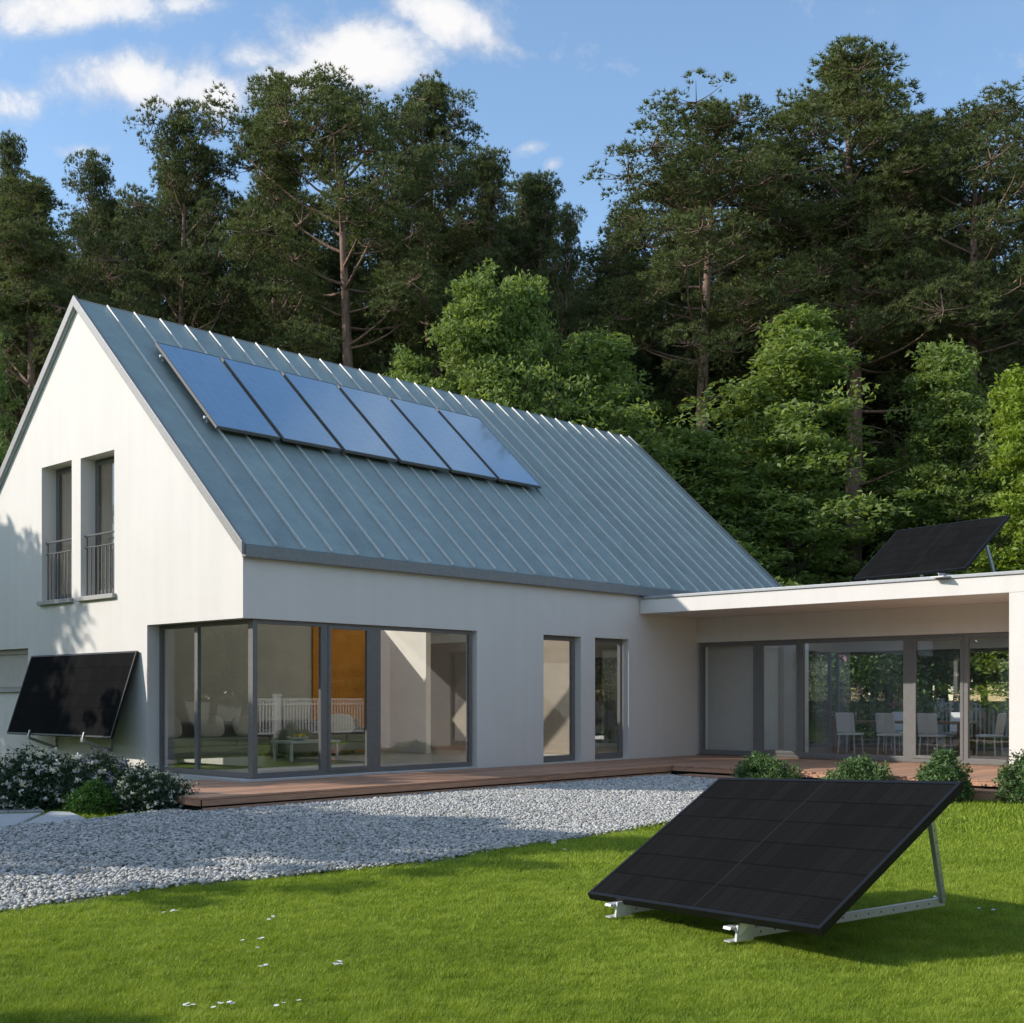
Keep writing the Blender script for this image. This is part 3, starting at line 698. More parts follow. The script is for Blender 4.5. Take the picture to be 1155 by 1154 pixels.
sofa(1.75, 5.55, 4.75, 6.5, 'long grey fabric sofa behind the corner glazing, at the left of the living room')
sofa(4.95, 5.55, 7.6, 6.5, 'grey fabric sofa in front of the orange wall of the living room')
def pillow(x, y, z, rz, label):
    mb = MB().blob((0, 0, 0), (.34, .10, .24), 20, 12, .6); Mx = Matrix.Translation((x, y, z)) @ Matrix.Rotation(rz, 4, 'Z') @ Matrix.Rotation(R(-18), 4, 'X')
    mb.v = [Mx @ v for v in mb.v]; tag(mb.build('pillow', 'pillow'), label, 'pillow', 'cream pillows on the sofas')
pillow(2.35, 6.10, 1.02, .1, 'cream pillow at the left end of the long grey sofa')
pillow(3.35, 6.10, 1.02, -.1, 'cream pillow at the middle of the long grey sofa')
pillow(4.25, 6.10, 1.02, .25, 'cream pillow at the right end of the long grey sofa')
pillow(6.9, 6.10, 1.02, -.2, 'cream pillow on the sofa in front of the orange wall')
def table(name, x, y, w, d, h, label, mat, leg=.05):
    root = empty(name, (x, y, ZF), 0, label, 'table')
    MB().box((x - w / 2, y - d / 2, ZF + h - .05), (x + w / 2, y + d / 2, ZF + h)).build('tabletop', mat, root, .008)
    for a in (-1, 1):
        for b in (-1, 1):
            cx, cy = x + a * (w / 2 - .06), y + b * (d / 2 - .06)
            MB().box((cx - leg / 2, cy - leg / 2, ZF + .001), (cx + leg / 2, cy + leg / 2, ZF + h - .051)).build('leg', mat, root, .004)
table('coffee_table', 4.6, 4.4, 1.3, .7, .42, 'low coffee table carrying a fruit bowl in the living room', 'white')
fb = empty('fruit_bowl', (4.4, 4.4, ZF + .42), 0, 'shallow bowl of yellow and green fruit on the coffee table', 'fruit bowl')
MB().lathe((4.4, 4.4, ZF + .422), [(.001, 0), (.10, 0), (.2, .04), (.24, .08), (.23, .08), (.19, .05), (.1, .015), (.001, .012)]).build('bowl', 'bowl', fb)
for i in range(9):
    a = i * 2.4; r = .06 + .011 * i
    MB().blob((4.4 + r * math.cos(a), 4.4 + r * math.sin(a), ZF + .50 + .012 * (i % 3)), (.055, .045, .042), 10, 6).build('fruit', 'fruit' if i % 3 else 'apple', fb)
table('dining_table', 16.2, -3.3, 1.0, 3.2, .76, 'long dining table behind the wide panes of the wing', 'wood', .07)
def chair_proto():
    root = empty('dining_chair', (0, 0, 0), 0, '-', 'chair', 'white chairs around the dining table')
    MB().box((-.23, -.23, .43), (.23, .23, .48)).build('seat', 'white', root, .012)
    MB().obox((-.23, .20, .50), (.46, 0, 0), (0, .03, 0), (0, .08, .46)).build('backrest', 'white', root, .012)
    for a in (-1, 1):
        for b in (-1, 1): MB().bar((a * .21, b * .21, 0), (a * .19, b * .19, .43), .025, .025, (1, 0, 0)).build('leg', 'alu', root)
    return root
cp = chair_proto()
CH = [(15.35, -4.4, 1.57, 'white dining chair on the near side of the table, nearest the end wall'), (15.35, -3.4, 1.57, 'white dining chair at the middle of the near side of the table'),
      (15.35, -2.4, 1.57, 'white dining chair on the near side of the table, nearest the main house'), (17.05, -4.2, -1.57, 'white dining chair on the far side of the table, right of the other'),
      (17.05, -2.7, -1.57, 'white dining chair on the far side of the table, left of the other'), (16.2, -5.35, 3.14, 'white dining chair at the head of the table by the end wall')]
for i, (x, y, a, lb) in enumerate(CH):
    if i == 0: cp.location = (x, y, ZF + .002); cp.rotation_euler = (0, 0, a); cp['label'] = lb
    else: copy_tree(cp, (x, y, ZF + .002), a, label=lb)

# ------------------------------------------------------------------ fences (one behind the wing, two mirrored in the glass)
def fence(p, q, label, top=1.45, bay=2.3):
    p = Vector((*p, 0)); q = Vector((*q, 0)); d = q - p; n = max(1, round(d.length / bay)); st = d / n; u = st.normalized(); sd = Vector((-u.y, u.x, 0))
    root = empty('picket_fence', p, 0, label, 'fence', 'white picket fences round the garden')
    for i in range(n + 1):
        c = p + st * i
        MB().obox(c - u * .11 - sd * .11, u * .22, sd * .22, (0, 0, top + .08)).obox(c - u * .14 - sd * .14 + Vector((0, 0, top + .081)), u * .28, sd * .28, (0, 0, .07)).build('post', 'white', root, .01)
        if i < n:
            a = c + u * .125; b = c + st - u * .125; mb = MB()
            for z in (.30, top - .22, top - .04): mb.bar(a + Vector((0, 0, z)), b + Vector((0, 0, z)), .05, .07)
            m_ = int((b - a).length / .15)
            for j in range(m_ + 1):
                c2 = a + (b - a) * ((j + .5) / (m_ + 1)); mb.bar(c2 + Vector((0, 0, .32)), c2 + Vector((0, 0, top - .05)), .055, .024, sd)
            mb.build('picket_panel', 'white', root)
fence((29.0, 9), (31.5, -5), 'white picket fence across the grass behind the glazed wing')
fence((-4, -21), (34, -21), 'white picket fence mirrored in the front windows of the main house', 1.6)
fence((-21, -10), (-21, 17), 'white picket fence mirrored in the rightmost panes of the wing')

# ------------------------------------------------------------------ vegetation
def unit(v): return v / np.maximum(np.linalg.norm(v, axis=-1, keepdims=True), 1e-9)
def rand_dirs(n): return unit(RNG.normal(size=(n, 3)))
def needle_mesh(name, cent, rad, axis, per_tuft):
    """puffs of needles: tufts spread over the upper shell of each puff, needles fanning outwards"""
    nt_ = np.maximum(8, (rad ** 2 * 105).astype(int)); C_ = np.repeat(cent, nt_, 0); Rr = np.repeat(rad, nt_); A_ = np.repeat(axis, nt_, 0)
    n = len(C_); d = rand_dirs(n); d[:, 2] = np.abs(d[:, 2]) * np.where(RNG.random(n) < .78, 1, -1); d = unit(d + A_ * .35)
    T = C_ + d * (Rr * RNG.uniform(.45, 1.0, n))[:, None] * np.array([1, 1, .72])
    tn = np.repeat(np.clip(RNG.normal(.5, .28, len(cent)), 0, 1), nt_) * .55 + RNG.random(n) * .35
    per = per_tuft; P = np.repeat(T, per, 0); m_ = n * per
    nd = unit(np.repeat(unit(d + np.array([0, 0, .55])), per, 0) + rand_dirs(m_) * .85)
    sd = unit(np.cross(nd, rand_dirs(m_))) * .016 * RNG.uniform(.7, 1.2, (m_, 1)); Ln = RNG.uniform(.10, .22, m_)[:, None]
    V = np.stack([P - sd, P + sd, P + nd * Ln], 1).reshape(-1, 3)
    tint = np.repeat(np.clip(np.repeat(tn, per) + RNG.normal(0, .1, m_), 0, 1), 3)
    return np_mesh(name, V, np.arange(len(V)).reshape(-1, 3), M['needle'], tint)
def leaf_mesh(name, cent, rad, per, size, mat, flat=.45, up=.9):
    """leaves in small sprays; each leaf a folded rhombus"""
    n = len(cent); C_ = np.repeat(cent, per, 0); m_ = n * per
    off = rand_dirs(m_) * (RNG.random(m_) ** .45)[:, None] * np.repeat(rad, per)[:, None]; off[:, 2] *= flat
    off[:, 2] -= .25 * (off[:, 0] ** 2 + off[:, 1] ** 2) / np.repeat(rad, per)
    nr = unit(rand_dirs(m_) + np.array([0, 0, up])); a = unit(np.cross(nr, rand_dirs(m_))); b = np.cross(nr, a)
    s = (size * RNG.uniform(.65, 1.25, m_))[:, None]; P = C_ + off
    V = np.stack([P - a * s, P + b * s * .42 + nr * s * .12, P + a * s, P - b * s * .42 + nr * s * .12], 1).reshape(-1, 3)
    tint = np.repeat(np.clip(np.repeat(RNG.uniform(.1, .9, n), per) * .6 + RNG.random(m_) * .4, 0, 1), 4)
    return np_mesh(name, V, np.arange(len(V)).reshape(-1, 4), M[mat], tint)

RAD0 = {}
def make_pine(name, H, base, Rm, seed, lean=.0, dead=6):
    rn = random.Random(seed); root = empty(name, (0, 0, 0), 0, '-', 'tree')
    t = MB(); k = 14; ph = rn.uniform(0, 6)
    path = lambda z: Vector((math.sin(z * .17 + ph) * .25 + lean * z, math.cos(z * .13 + ph) * .22, z)) - Vector((math.sin(ph) * .25, math.cos(ph) * .22, 0))
    rad = lambda z: .30 * (1 - z / H) ** .8 + .02
    t.tube([path(H * i / k) for i in range(k + 1)], [rad(H * i / k) * (1.3 if i == 0 else 1) for i in range(k + 1)], 9)
    tp, td, ts = [], [], []
    def limb(z, az, ln, el, foliage):
        p = path(z); pts = [p.copy()]; d = Vector((math.cos(az) * math.cos(el), math.sin(az) * math.cos(el), math.sin(el)))
        stp = ln / 6
        for i in range(6):
            d = (d + Vector((rn.uniform(-.16, .16), rn.uniform(-.16, .16), rn.uniform(.02, .22) if foliage else rn.uniform(-.22, .12)))).normalized(); p = p + d * stp; pts.append(p.copy())
        r0 = min(.065, .015 + ln * .015) * (1 if foliage else .9)
        t.tube(pts, [r0 * (1 - i / 7.5) for i in range(7)], 5, False)
        if not foliage:
            for i in range(2, 6):
                q = pts[i] + Vector((rn.uniform(-.5, .5), rn.uniform(-.5, .5), rn.uniform(-.4, .1))) * ln * .3; t.tube([pts[i], (pts[i] + q) / 2 + Vector((0, 0, .05)), q], [.018, .013, .007], 4, False)
            return
        ends = [(pts[6], 1.0)] + ([(pts[3] + Vector((rn.gauss(0, .3), rn.gauss(0, .3), .25)), .75)] if ln > 1.5 else [])
        if ln > 2.4: ends.append((pts[5] + Vector((-math.sin(az), math.cos(az), .1)) * rn.choice((-1, 1)) * rn.uniform(.7, 1.2), .85))
        for e_, k_ in ends:
            br = (.52 + .125 * ln) * k_ * rn.uniform(.8, 1.25)            # size of the bough's cloud
            for m_ in range(int(5 + 7.5 * br)):
                o = Vector((rn.gauss(0, 1), rn.gauss(0, 1), rn.gauss(.15, .8))).normalized() * rn.uniform(.35, 1) ** .6 * br; o.z *= .74
                c = e_ + o + Vector((0, 0, .10)); t.tube([e_, (e_ + c) / 2 - Vector((0, 0, .05)), c], [.022, .014, .006], 4, False)
                tp.append(c[:]); td.append((o.normalized() * .7 + d * .3 + Vector((0, 0, .35))).normalized()[:]); ts.append(rn.uniform(.30, .52) * (.75 + .28 * br))
    z = H * base; az = rn.uniform(0, 6); sect = [rn.uniform(.7, 1.15) for _ in range(7)]
    while z < H * .985:
        q = (z / H - base) / (1 - base)
        prof = (min(1, .75 + q * 1.2) if q < .22 else 1) * (1 - q ** 2.0) * (1 + .22 * math.sin(q * 9 + ph)) + .10
        nb = rn.choice((3, 4, 4)) if q < .8 else 3
        for j in range(nb):
            az += 6.283 / nb + rn.uniform(-.6, .6)
            ln = Rm * prof * rn.uniform(.5, 1.0) * sect[int((az % 6.283) / 6.284 * 7)]
            limb(z + rn.uniform(-.35, .35), az, min(max(ln, .3), (H - z) * 1.3 + .35), R(-10 + 66 * q ** 1.3 + rn.uniform(-14, 14)), True)
        z += rn.uniform(.85, 1.6) * (1 - .42 * q)
    for i in range(dead): limb(H * rn.uniform(base * .45, base), rn.uniform(0, 6.28), rn.uniform(1.2, 3.2), R(rn.uniform(-10, 20)), False)
    for j in range(4): c = path(H) + Vector((rn.uniform(-.2, .2), rn.uniform(-.2, .2), -.45 * j + .1)); tp.append(c[:]); td.append((0, 0, 1)); ts.append(.36 + .06 * j)
    RAD0[root.name] = float(np.percentile(np.hypot(*np.array(tp)[:, :2].T), 96))
    t.build('trunk', 'pinebark', root, fix=False)
    me = needle_mesh('crown', np.array(tp), np.array(ts), np.array(td), 10); link_mesh('crown', me, root)
    return root
def make_tree(name, H, base, Rm, seed, mat, leaf=.11, per=46, dens=1., stems=1):
    rn = random.Random(seed); root = empty(name, (0, 0, 0), 0, '-', 'tree'); t = MB(); cs, rs = [], []
    ph = rn.uniform(0, 6); path = lambda z: Vector((math.sin(z * .5 + ph) * .18, math.cos(z * .4 + ph) * .18, z)) - Vector((math.sin(ph) * .18, math.cos(ph) * .18, 0))
    rad = lambda z: .16 * (1 - z / H) ** .9 + .012
    t.tube([path(H * i / 10 * .97) for i in range(11)], [rad(H * i / 10) for i in range(11)], 8)
    sect = [rn.uniform(.6, 1.2) for _ in range(6)]
    z = H * base; az = rn.uniform(0, 6)
    while z < H * .97:
        q = (z / H - base) / (1 - base)
        prof = (.7 + 1.5 * q if q < .2 else 1) * (1 - q ** 1.5) + .12
        for j in range(rn.choice((2, 3, 3))):
            az += 2.4 + rn.uniform(-.4, .4); ln = Rm * prof * rn.uniform(.5, 1.12) * sect[int((az % 6.283) / 6.284 * 6)]
            p = path(z); el = R(rn.uniform(10, 35) + 30 * q); d = Vector((math.cos(az) * math.cos(el), math.sin(az) * math.cos(el), math.sin(el))); pts = [p.copy()]
            for i in range(5):
                d = (d + Vector((rn.uniform(-.2, .2), rn.uniform(-.2, .2), rn.uniform(-.16, .10)))).normalized(); p = p + d * ln / 5; pts.append(p.copy())
            r0 = min(.06, .012 + ln * .016); t.tube(pts, [r0 * (1 - i / 6.2) for i in range(6)], 5, False)
            for i in range(1, 6):
                for m_ in range(max(1, round(dens * (1 + ln * .45)))):
                    o = Vector((rn.gauss(0, 1), rn.gauss(0, 1), rn.gauss(.1, .5))) * (.14 + .10 * ln)
                    cs.append((pts[i] + o)[:]); rs.append(rn.uniform(.28, .62))
        z += rn.uniform(.28, .6)
    for j in range(8): cs.append((path(H * .95) + Vector((rn.gauss(0, .25), rn.gauss(0, .25), rn.uniform(-.5, .35))))[:]); rs.append(rn.uniform(.25, .45))
    RAD0[root.name] = float(np.percentile(np.hypot(*np.array(cs)[:, :2].T), 95))
    t.build('trunk', 'bark', root, fix=False)
    link_mesh('crown', leaf_mesh('crown', np.array(cs), np.array(rs), per, leaf, mat), root); return root

PINES = [make_pine('pine_tree', 24, .56, 5.6, 11, dead=10), make_pine('pine_tree', 24, .36, 6.0, 22, .012, 7),
         make_pine('pine_tree', 24, .17, 6.3, 37, -.01, 3), make_pine('pine_tree', 24, .50, 5.2, 45, .006, 9)]
used = set()
RAD = RAD0
def plant(protos, i, u, dist, top, R_, R0, H0, label, group, rz=None):
    p = protos[i]; R0 = RAD.get(p.name, R0); loc = spot(u, dist); H = (786.1 - top) / 1387.4 * dist + 1.65; sx = R_ / R0
    a = random.uniform(0, 6.28) if rz is None else rz
    if p.name not in used:
        used.add(p.name); p.location = loc; p.rotation_euler = (0, 0, a); p.scale = (sx, sx, H / H0); p['label'] = label; p['group'] = group; return p
    return copy_tree(p, loc, a, (sx, sx, H / H0), label, group)
G = 'tall pines behind the house'
for (i, u, dist, top, hw, lb) in [
    (2, 8, 47, 152, 48, 'dark pine at the left edge of the view, its rounded top against the sky'),
    (1, 112, 52, 178, 62, 'slim pine top showing just right of the leftmost pine'),
    (2, 48, 45, 205, 95, 'broad low pine in front of the leftmost pines, left of the gable peak'),
    (1, 205, 51, 120, 84, 'wide bushy pine standing above the peak of the gable'),
    (2, 318, 57, 90, 72, 'dense pine between the one above the gable and the bare trunked one'),
    (0, 393, 50, 96, 84, 'pine with a long bare trunk rising behind the roof ridge and solar panels'),
    (3, 488, 55, 92, 62, 'pine with a narrow open top, right of the bare trunked one behind the ridge'),
    (2, 548, 53, 168, 64, 'shorter dark pine behind the tall leafy tree beyond the ridge'),
    (2, 604, 55, 196, 64, 'dark pine third from the gap of sky, behind the right of the ridge'),
    (1, 645, 51, 236, 44, 'small dark pine at the left side of the gap of sky'),
    (3, 715, 59, 232, 52, 'lower pine at the right side of the gap of sky'),
    (0, 803, 50, 116, 92, 'pine with an orange bare trunk directly right of the gap of sky'),
    (3, 954, 52, 68, 100, 'tallest pine, its pointed top highest in the view'),
    (1, 1045, 58, 140, 70, 'pine just right of the tallest one, set farther back'),
    (0, 1110, 50, 118, 88, 'pine with a bare trunk and dead twigs near the right edge'),
    (2, 1195, 53, 150, 80, 'bushy pine cut by the right edge of the view'),
    (2, 880, 60, 190, 70, 'dark pine filling between the orange trunk and the tallest pine')]:
    plant(PINES, i, u, dist, top + 18, 1.6 * hw * dist / 1387.4, (3.6, 3.9, 4.1, 3.3)[i], 24, lb, G)
for r_, (dist, tops) in enumerate(((62, (205, 285)), (68, (235, 310)), (56, (420, 520)))):
    for k, u in enumerate(range(-330, 1520, 54 if r_ < 2 else 72)):
        uu = u + random.uniform(-18, 18) + 30 * r_; top = random.uniform(*tops)
        if 610 < uu < 745: top = max(top, 330)
        plant(PINES, 2, uu, dist + random.uniform(-2, 2), top, random.uniform(4.6, 6.0), 4.1, 24, 'dark pine standing deep in the shade of the forest behind the tall pines', 'background pines')
for t_ in PINES: assert t_.name in used
LEAFY = [make_tree('leafy_tree', 11, .14, 2.9, 101, 'leaf', .08, 66), make_tree('leafy_tree', 11, .22, 2.5, 102, 'leaf', .075, 70, 1.15), make_tree('leafy_tree', 11, .10, 2.8, 103, 'leafy', .09, 60)]
SPARE = make_tree('shade_tree', 9, .34, 4.3, 104, 'leaf', .15, 46, 1.5)
G2 = 'leafy trees between the house and the pines'
for (i, u, dist, top, hw, lb) in [
    (1, 530, 40, 306, 62, 'leafy tree with a narrow pale top, left of two behind the middle of the ridge'),
    (0, 598, 41, 308, 66, 'leafy tree directly right of the narrow one behind the ridge'),
    (0, 685, 42, 372, 92, 'spreading leafy tree behind the right end of the ridge'),
    (1, 468, 41, 398, 48, 'low leafy tree peeping over the ridge above the solar panels'),
    (1, 912, 43.5, 346, 92, 'tall leafy tree with its dark trunk showing above the wing roof'),
    (0, 1078, 44, 386, 82, 'round leafy tree behind the panel on the flat roof'),
    (0, 1290, 44, 400, 80, 'leafy tree beyond the right edge of the view, past the end of the wing'),
    (1, 1400, 42, 380, 90, 'tall leafy tree far beyond the right edge of the view'),
    (2, 1168, 40, 412, 66, 'yellowish green leafy tree cut by the right edge of the view'),
    (0, 792, 43, 486, 92, 'low leafy tree just beyond the right end of the metal roof'),
    (1, 850, 51, 545, 80, 'small shaded leafy tree left of the dark trunk above the wing'),
    (0, 1000, 52, 520, 80, 'shaded leafy tree left of the panel on the flat roof'),
    (0, 735, 52, 455, 70, 'shaded leafy tree behind the low one by the end of the metal roof'),
    (0, -8, 36, 372, 34, 'leafy branches at the left edge of the view, beside the gable'),
    (1, 35, 50, 380, 60, 'shaded leafy tree behind the left slope of the gable')]:
    plant(LEAFY, i, u, dist, top, 1.22 * hw * dist / 1387.4, (2.9, 2.5, 2.8)[i], 11, lb, G2)
# trees on the near left of the garden: they throw the dappled shade on the gable, gravel and lawn
def stand(proto, x, y, s, zs, label, first=False, rz=0):
    if first: proto.location = (x, y, 0); proto.rotation_euler = (0, 0, rz); proto.scale = (s, s, zs); proto['label'] = label; proto['group'] = 'shade trees left of the house'
    else: copy_tree(proto, (x, y, 0), rz, (s, s, zs), label, 'shade trees left of the house')
stand(SPARE, -13.0, 3.6, .95, .95, 'leafy tree whose shade falls across the gravel', True)
stand(SPARE, -12.0, 17.3, 1.2, 1.36, 'leafy tree whose shade dapples the low left of the gable', False, 1)
stand(SPARE, -8.2, 7.2, .72, .80, 'smaller leafy tree whose shade covers the flower bushes and the corner of the deck', False, 3)
stand(SPARE, -18.2, -4.6, .45, .8, 'leafy tree whose shade crosses the foot of the lawn', False, 2)
# trees mirrored in the windows
ML = 'dark pine beyond the garden, seen only as a mirror image in the glass'
for k in range(44):
    x, y = (-10 + 5.4 * (k % 22) + random.uniform(-1, 1), (-29 if k < 22 else -37) + random.uniform(-2, 2))
    copy_tree(PINES[2], (x, y, 0), random.uniform(0, 6), (1.5, 1.5, .40 if k < 22 else .48), ML, 'mirrored pines')
for k in range(34):
    copy_tree(LEAFY[(0, 1)[k % 2]], ((-27 if k < 17 else -31) + random.uniform(-1, 1), -20 + 4.4 * (k % 17) + 2.2 * (k > 16) + random.uniform(-1, 1), 0), random.uniform(0, 6), (1.6, 1.6, .72 if k < 17 else .85), 'leafy tree beyond the fence, seen only as a mirror image in the wing windows', 'mirrored leafy trees')
for k in range(18):
    copy_tree(LEAFY[(0, 1)[k % 2]], (-8 + 4.4 * k + random.uniform(-1, 1), -25 + random.uniform(-1, 1), 0), random.uniform(0, 6), (1.5, 1.5, .5), 'leafy tree beyond the fence, seen only as a mirror image in the front windows', 'mirrored low leafy trees')

def shrub(name, x, y, z, rx, rz_, mat, n, leaf, label, group=None, flowers=None, seed=1, per=26, flat=.8):
    rn = random.Random(seed); root = empty(name, (x, y, z), 0, label, 'shrub', group); cs, rs = [], []; st = MB()
    lob = [(rn.uniform(0, 6.28), rn.uniform(.75, 1.2)) for _ in range(5)]
    while len(cs) < n:
        a = rn.uniform(0, 6.283); q = rn.random() ** .5; zz = rn.uniform(.05, 1)
        wd = math.sqrt(max(0, 1 - (2 * zz - .85) ** 2 * .75)); k = max(l * (.65 + .35 * math.cos(a - b)) for b, l in lob)
        c = Vector((rx * q * wd * k * rn.uniform(.78, 1.32) * math.cos(a), rx * q * wd * k * math.sin(a), rz_ * 2 * zz * (.75 + .25 * k) * (1 - .22 * q * q) * rn.uniform(.8, 1.18)))
        cs.append((c + Vector((0, 0, 0)))[:]); rs.append(rn.uniform(.09, .16) * rx / .6)
        if len(cs) % 6 == 0: st.tube([(x + c.x * .1, y + c.y * .1, z), (x + c.x * .5, y + c.y * .5, z + c.z * .55), (x + c.x, y + c.y, z + c.z)], [.012, .008, .004], 4, False)
    st.build('stems', 'bark', root, fix=False)
    link_mesh('foliage', leaf_mesh('foliage', np.array(cs), np.array(rs), per, leaf, mat, flat, .5), root)
    if flowers:
        fm, fn_, fs = flowers; ch = rn.sample(range(len(cs)), min(fn_, len(cs)))
        c = np.array([cs[i] for i in ch]); out = c / np.array([rx, rx, rz_ * 2]); c = c + unit(c - np.array([0, 0, rz_ * .7])) * rx * .16
        o = link_mesh('blossoms', leaf_mesh('blossoms', c, np.full(len(c), fs * 1.6), 9, fs, fm, .8, .6), root); o['kind'] = 'stuff'
    return root
Gs = 'green shrubs along the wing deck'
shrub('shrub', 7.95, -4.5, .05, .62, .28, 'bushleaf', 230, .036, 'low loose green shrub on the gravel behind the left corner of the lawn panel', Gs, None, 5)
shrub('shrub', 8.0, -6.45, 0, .55, .30, 'bushleaf', 230, .036, 'second green shrub from the left, behind the top edge of the lawn panel', Gs, None, 6)
shrub('shrub', 7.55, -8.1, 0, .52, .40, 'bushleaf', 300, .036, 'round green shrub standing free behind the top right corner of the lawn panel', Gs, None, 7)
shrub('shrub', 8.0, -9.35, 0, .50, .42, 'bushleaf', 300, .036, 'green shrub cut by the right edge of the view in front of the pillar', Gs, None, 8)
Gb = 'flower bushes at the foot of the gable'
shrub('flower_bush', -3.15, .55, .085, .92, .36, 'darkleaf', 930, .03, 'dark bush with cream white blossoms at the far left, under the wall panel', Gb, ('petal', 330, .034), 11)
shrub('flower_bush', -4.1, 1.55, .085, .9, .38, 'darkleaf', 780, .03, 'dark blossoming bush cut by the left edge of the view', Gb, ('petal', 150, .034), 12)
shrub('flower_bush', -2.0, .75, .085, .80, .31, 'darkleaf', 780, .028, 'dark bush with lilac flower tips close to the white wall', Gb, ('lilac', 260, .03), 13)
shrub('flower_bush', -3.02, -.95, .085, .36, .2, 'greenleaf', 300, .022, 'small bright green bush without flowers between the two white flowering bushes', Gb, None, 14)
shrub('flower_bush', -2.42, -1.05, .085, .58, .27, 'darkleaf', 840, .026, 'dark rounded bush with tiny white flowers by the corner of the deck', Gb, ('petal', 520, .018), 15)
shrub('flowering_shrub', 25.5, 2.7, 0, 2.7, 1.8, 'bushleaf', 480, .11, 'tall shrub with pink flowers on the grass, seen through the wing', None, ('pink', 60, .12), 21, 24)
# stepping stones left of the gravel
for pts, lb in zip(SLABS, ('pale pointed stone slab nearest the small green bush', 'pale stone slab at the left edge beside the gravel', 'pale stone slab behind the others, at the foot of the cream flower bush')):
    tag(MB().prism(pts, [], lambda a, b, t: (a, b, t), .03, .125).build('stepping_stone', 'slab', None, .012), lb, 'stepping stone', 'stone slabs left of the gravel')
# daisies on the lawn
def daisies():
    spots = [(-6.29, -8.16, 4), (-6.43, -9.49, 3), (-6.9, -10.2, 4), (-6.53, -10.45, 6), (-7.73, -10.74, 4), (-7.55, -10.8, 5), (-7.36, -11.07, 3), (-1.28, -7.83, 3), (-1.96, -12.63, 5), (-1.7, -12.1, 4), (-6.7, -9.8, 3), (-5.9, -8.9, 3)]
    desc = ['white daisies nearest the gravel on the left part of the lawn', 'white daisies at the middle left of the lawn, upper of that group', 'white daisies left of the largest daisy cluster', 'largest cluster of white daisies on the lawn',
            'white daisies at the bottom left of the lawn, left one of a close pair', 'white daisies at the bottom left of the lawn, right one of a close pair', 'white daisies at the bottom of the lawn, right of the close pair',
            'white daisies near the gravel, left of the lawn panel', 'white daisies on the lawn right of the rear bracket foot', 'white daisies touching the rear bracket foot of the lawn panel', 'sparse white daisies above the largest daisy cluster', 'three white daisies on the lawn below the gravel edge']
    for (x, y, n), lb in zip(spots, desc):
        mb = MB(); 
        for i in range(n):
            c = Vector((x + random.gauss(0, .045), y + random.gauss(0, .045), .022 + random.uniform(0, .012))); np_ = 7
            tl = Vector((random.uniform(-.2, .2), random.uniform(-.2, .2), 1)).normalized(); a0 = tl.cross(Vector((1, .2, 0))).normalized(); b0 = tl.cross(a0)
            for k in range(np_):
                a = 6.283 * k / np_; d = a0 * math.cos(a) + b0 * math.sin(a); p = d.cross(tl)
                mb.add([c, c + d * .010 + p * .005, c + d * .0175, c + d * .010 - p * .005], [(0, 1, 2, 3)])
        tag(mb.build('daisy_cluster', 'white', fix=False), lb, 'flowers', 'white daisies on the lawn')
daisies()

# ------------------------------------------------------------------ light and sky
SUNV = Vector((-1, .805, .70)).normalized()
ld = bpy.data.lights.new('sun', 'SUN'); ld.energy = 2.45; ld.angle = R(.5); ld.color = (1, .93, .84)
lo = bpy.data.objects.new('sun', ld); COL.objects.link(lo); lo.rotation_euler = (-SUNV).to_track_quat('-Z', 'Y').to_euler(); lo.location = (-20, 10, 20)
wd = bpy.data.worlds.new('World'); SC.world = wd; wd.use_nodes = True; nt = wd.node_tree; nt.nodes.clear()
sky = N(nt, 'ShaderNodeTexSky', sky_type='NISHITA', sun_disc=False, sun_elevation=math.asin(SUNV.z), sun_rotation=math.atan2(SUNV.x, SUNV.y), air_density=1.0, dust_density=.5, ozone_density=1.0)
co = N(nt, 'ShaderNodeTexCoord').outputs['Generated']
def dot(v):
    n_ = N(nt, 'ShaderNodeVectorMath', operation='DOT_PRODUCT'); L(nt, co, n_.inputs[0]); n_.inputs[1].default_value = v; return n_.outputs['Value']
# clouds: blobs at bearings (tangent of angle right of the forest's middle) and heights (tangent of elevation), broken up by noise
az0 = Vector((FW.x, FW.y, 0)); fwd = math_(nt, 'MAXIMUM', dot(tuple(az0)), .02)
cu = math_(nt, 'DIVIDE', dot(tuple(RT)), fwd); cv = math_(nt, 'DIVIDE', dot((0, 0, 1)), fwd)
cvec = N(nt, 'ShaderNodeCombineXYZ'); L(nt, cu, cvec.inputs[0]); L(nt, cv, cvec.inputs[1])
def cloud(u, v, ru, rv, k=1., rot=0.):
    a0, b0 = (u - 577.5) / 1387.4, (786.1 - v) / 1387.4
    dx = math_(nt, 'SUBTRACT', cu, a0); dy = math_(nt, 'SUBTRACT', cv, b0); c, s_ = math.cos(rot), math.sin(rot)
    X = math_(nt, 'DIVIDE', math_(nt, 'ADD', math_(nt, 'MULTIPLY', dx, c), math_(nt, 'MULTIPLY', dy, s_)), ru / 1387.4)
    Y = math_(nt, 'DIVIDE', math_(nt, 'SUBTRACT', math_(nt, 'MULTIPLY', dy, c), math_(nt, 'MULTIPLY', dx, s_)), rv / 1387.4)
    r2 = math_(nt, 'ADD', math_(nt, 'MULTIPLY', X, X), math_(nt, 'MULTIPLY', Y, Y))
    return math_(nt, 'MULTIPLY', math_(nt, 'EXPONENT', math_(nt, 'MULTIPLY', r2, -1.)), k)
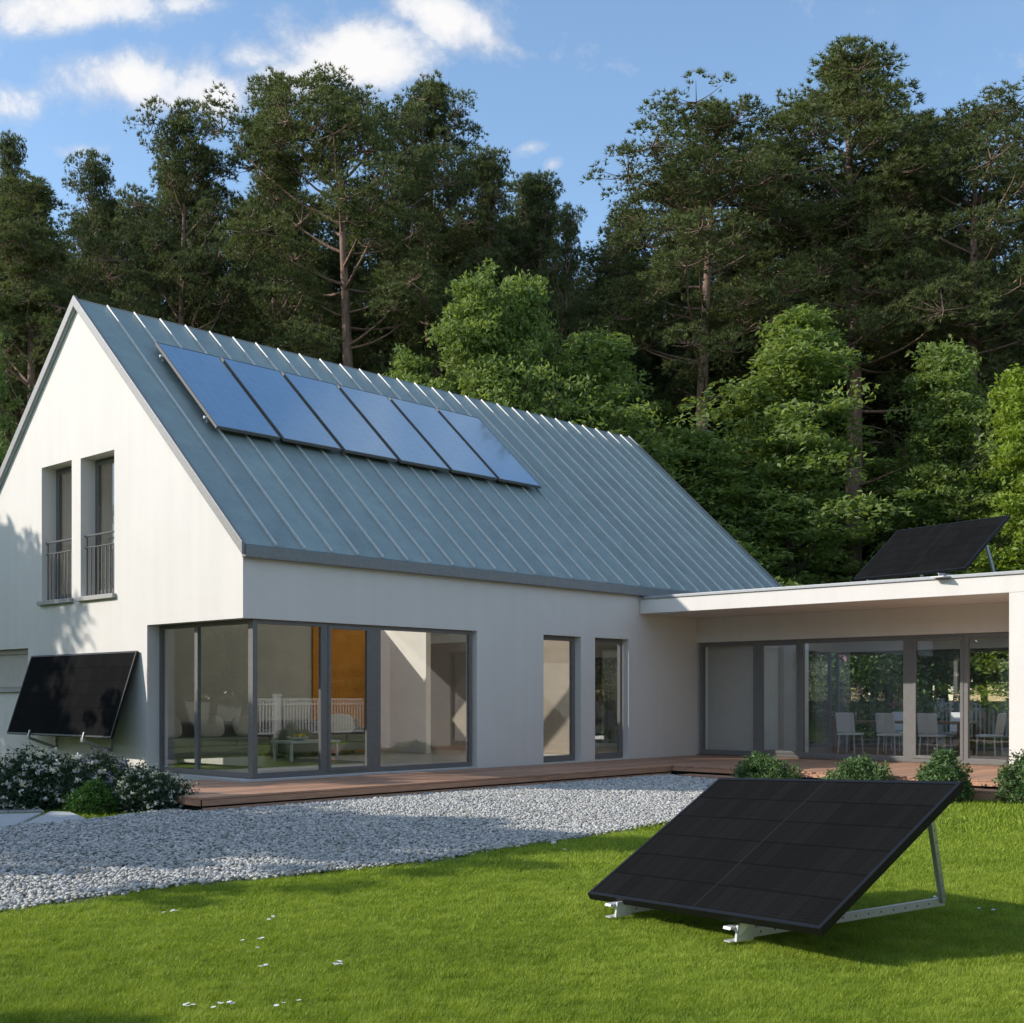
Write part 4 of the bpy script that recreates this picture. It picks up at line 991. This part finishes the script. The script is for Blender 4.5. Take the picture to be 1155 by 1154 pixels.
CL = [(60, 12, 140, 30, 1.0, .05), (140, 88, 105, 38, 1.05, 0), (235, 105, 85, 28, .9, -.1), (30, 110, 55, 30, .65, .3), (330, 92, 90, 34, .95, .2), (405, 62, 105, 46, 1.1, .1), (515, 30, 90, 34, 1.05, -.45), (575, 55, 40, 16, .7, -.4),
      (300, 70, 60, 30, .6, 0), (626, 186, 16, 10, .55, .4), (600, 166, 26, 10, .42, .2), (90, 172, 34, 12, .45, 0), (200, 5, 60, 14, .6, 0), (-250, 60, 200, 60, 1, 0), (1500, -60, 260, 70, 1, 0)]
tot = None
for c_ in CL:
    b = cloud(*c_); tot = b if tot is None else math_(nt, 'MAXIMUM', tot, b)
nz3 = N(nt, 'ShaderNodeTexNoise', Scale=22., Detail=6., Roughness=.6); L(nt, cvec.outputs[0], nz3.inputs['Vector'])
nz = N(nt, 'ShaderNodeTexNoise', Scale=11., Detail=12., Roughness=.66, Distortion=.15); L(nt, cvec.outputs[0], nz.inputs['Vector'])
den = math_(nt, 'SUBTRACT', math_(nt, 'MULTIPLY_ADD', nz.outputs[0], 2.1, math_(nt, 'MULTIPLY', tot, .98)), 1.27)
sep = N(nt, 'ShaderNodeSeparateXYZ'); L(nt, co, sep.inputs[0])
nz2 = N(nt, 'ShaderNodeTexNoise', Scale=2.6, Detail=8., Roughness=.6); L(nt, co, nz2.inputs['Vector'])  # extra clouds outside the view, added to lift and whiten the fill light
away = N(nt, 'ShaderNodeMapRange'); L(nt, math_(nt, 'DIVIDE', math_(nt, 'SUBTRACT', dot(tuple(az0)), math_(nt, 'MULTIPLY', sep.outputs[2], .55)), 1.), away.inputs[0])
away.inputs[1].default_value = .62; away.inputs[2].default_value = .38; away.inputs[3].default_value = 0; away.inputs[4].default_value = 1
den2 = math_(nt, 'MULTIPLY', math_(nt, 'MULTIPLY', math_(nt, 'SUBTRACT', nz2.outputs[0], .47), 2.6), away.outputs[0])
den = math_(nt, 'MAXIMUM', den, den2)
den = ramp(nt, den, [(0, (0, 0, 0)), (.2, (.28, .28, .28)), (.45, (.75, .75, .75)), (.75, (1, 1, 1))])
blue = mixc(nt, 1., sky.outputs[0], (.95, 1.03, 1.06), 'MULTIPLY')
shade = ramp(nt, math_(nt, 'MULTIPLY_ADD', den, 1., math_(nt, 'MULTIPLY', math_(nt, 'SUBTRACT', nz3.outputs[0], .5), 1.3)), [(.25, (2.9, 3.05, 3.4)), (.85, (4.2, 4.15, 4.15))])
mixsky = mixc(nt, den, blue, shade) if True else mixc(nt, den, sky.outputs[0], (5.2, 5.15, 5.3))
bg = N(nt, 'ShaderNodeBackground', Strength=.13); L(nt, mixsky, bg.inputs[0])
wo = N(nt, 'ShaderNodeOutputWorld'); L(nt, bg.outputs[0], wo.inputs[0])
# ------------------------------------------------------------------ render settings
SC.view_settings.view_transform = 'Standard'; SC.view_settings.look = 'None'; SC.view_settings.exposure = 0.85; SC.view_settings.gamma = 1
SC.render.engine = 'CYCLES'
cy = SC.cycles; cy.max_bounces = 10; cy.transparent_max_bounces = 24; cy.glossy_bounces = 5; cy.diffuse_bounces = 4; cy.transmission_bounces = 4
cy.use_denoising = True; cy.caustics_reflective = False; cy.caustics_refractive = False; cy.sample_clamp_indirect = 6
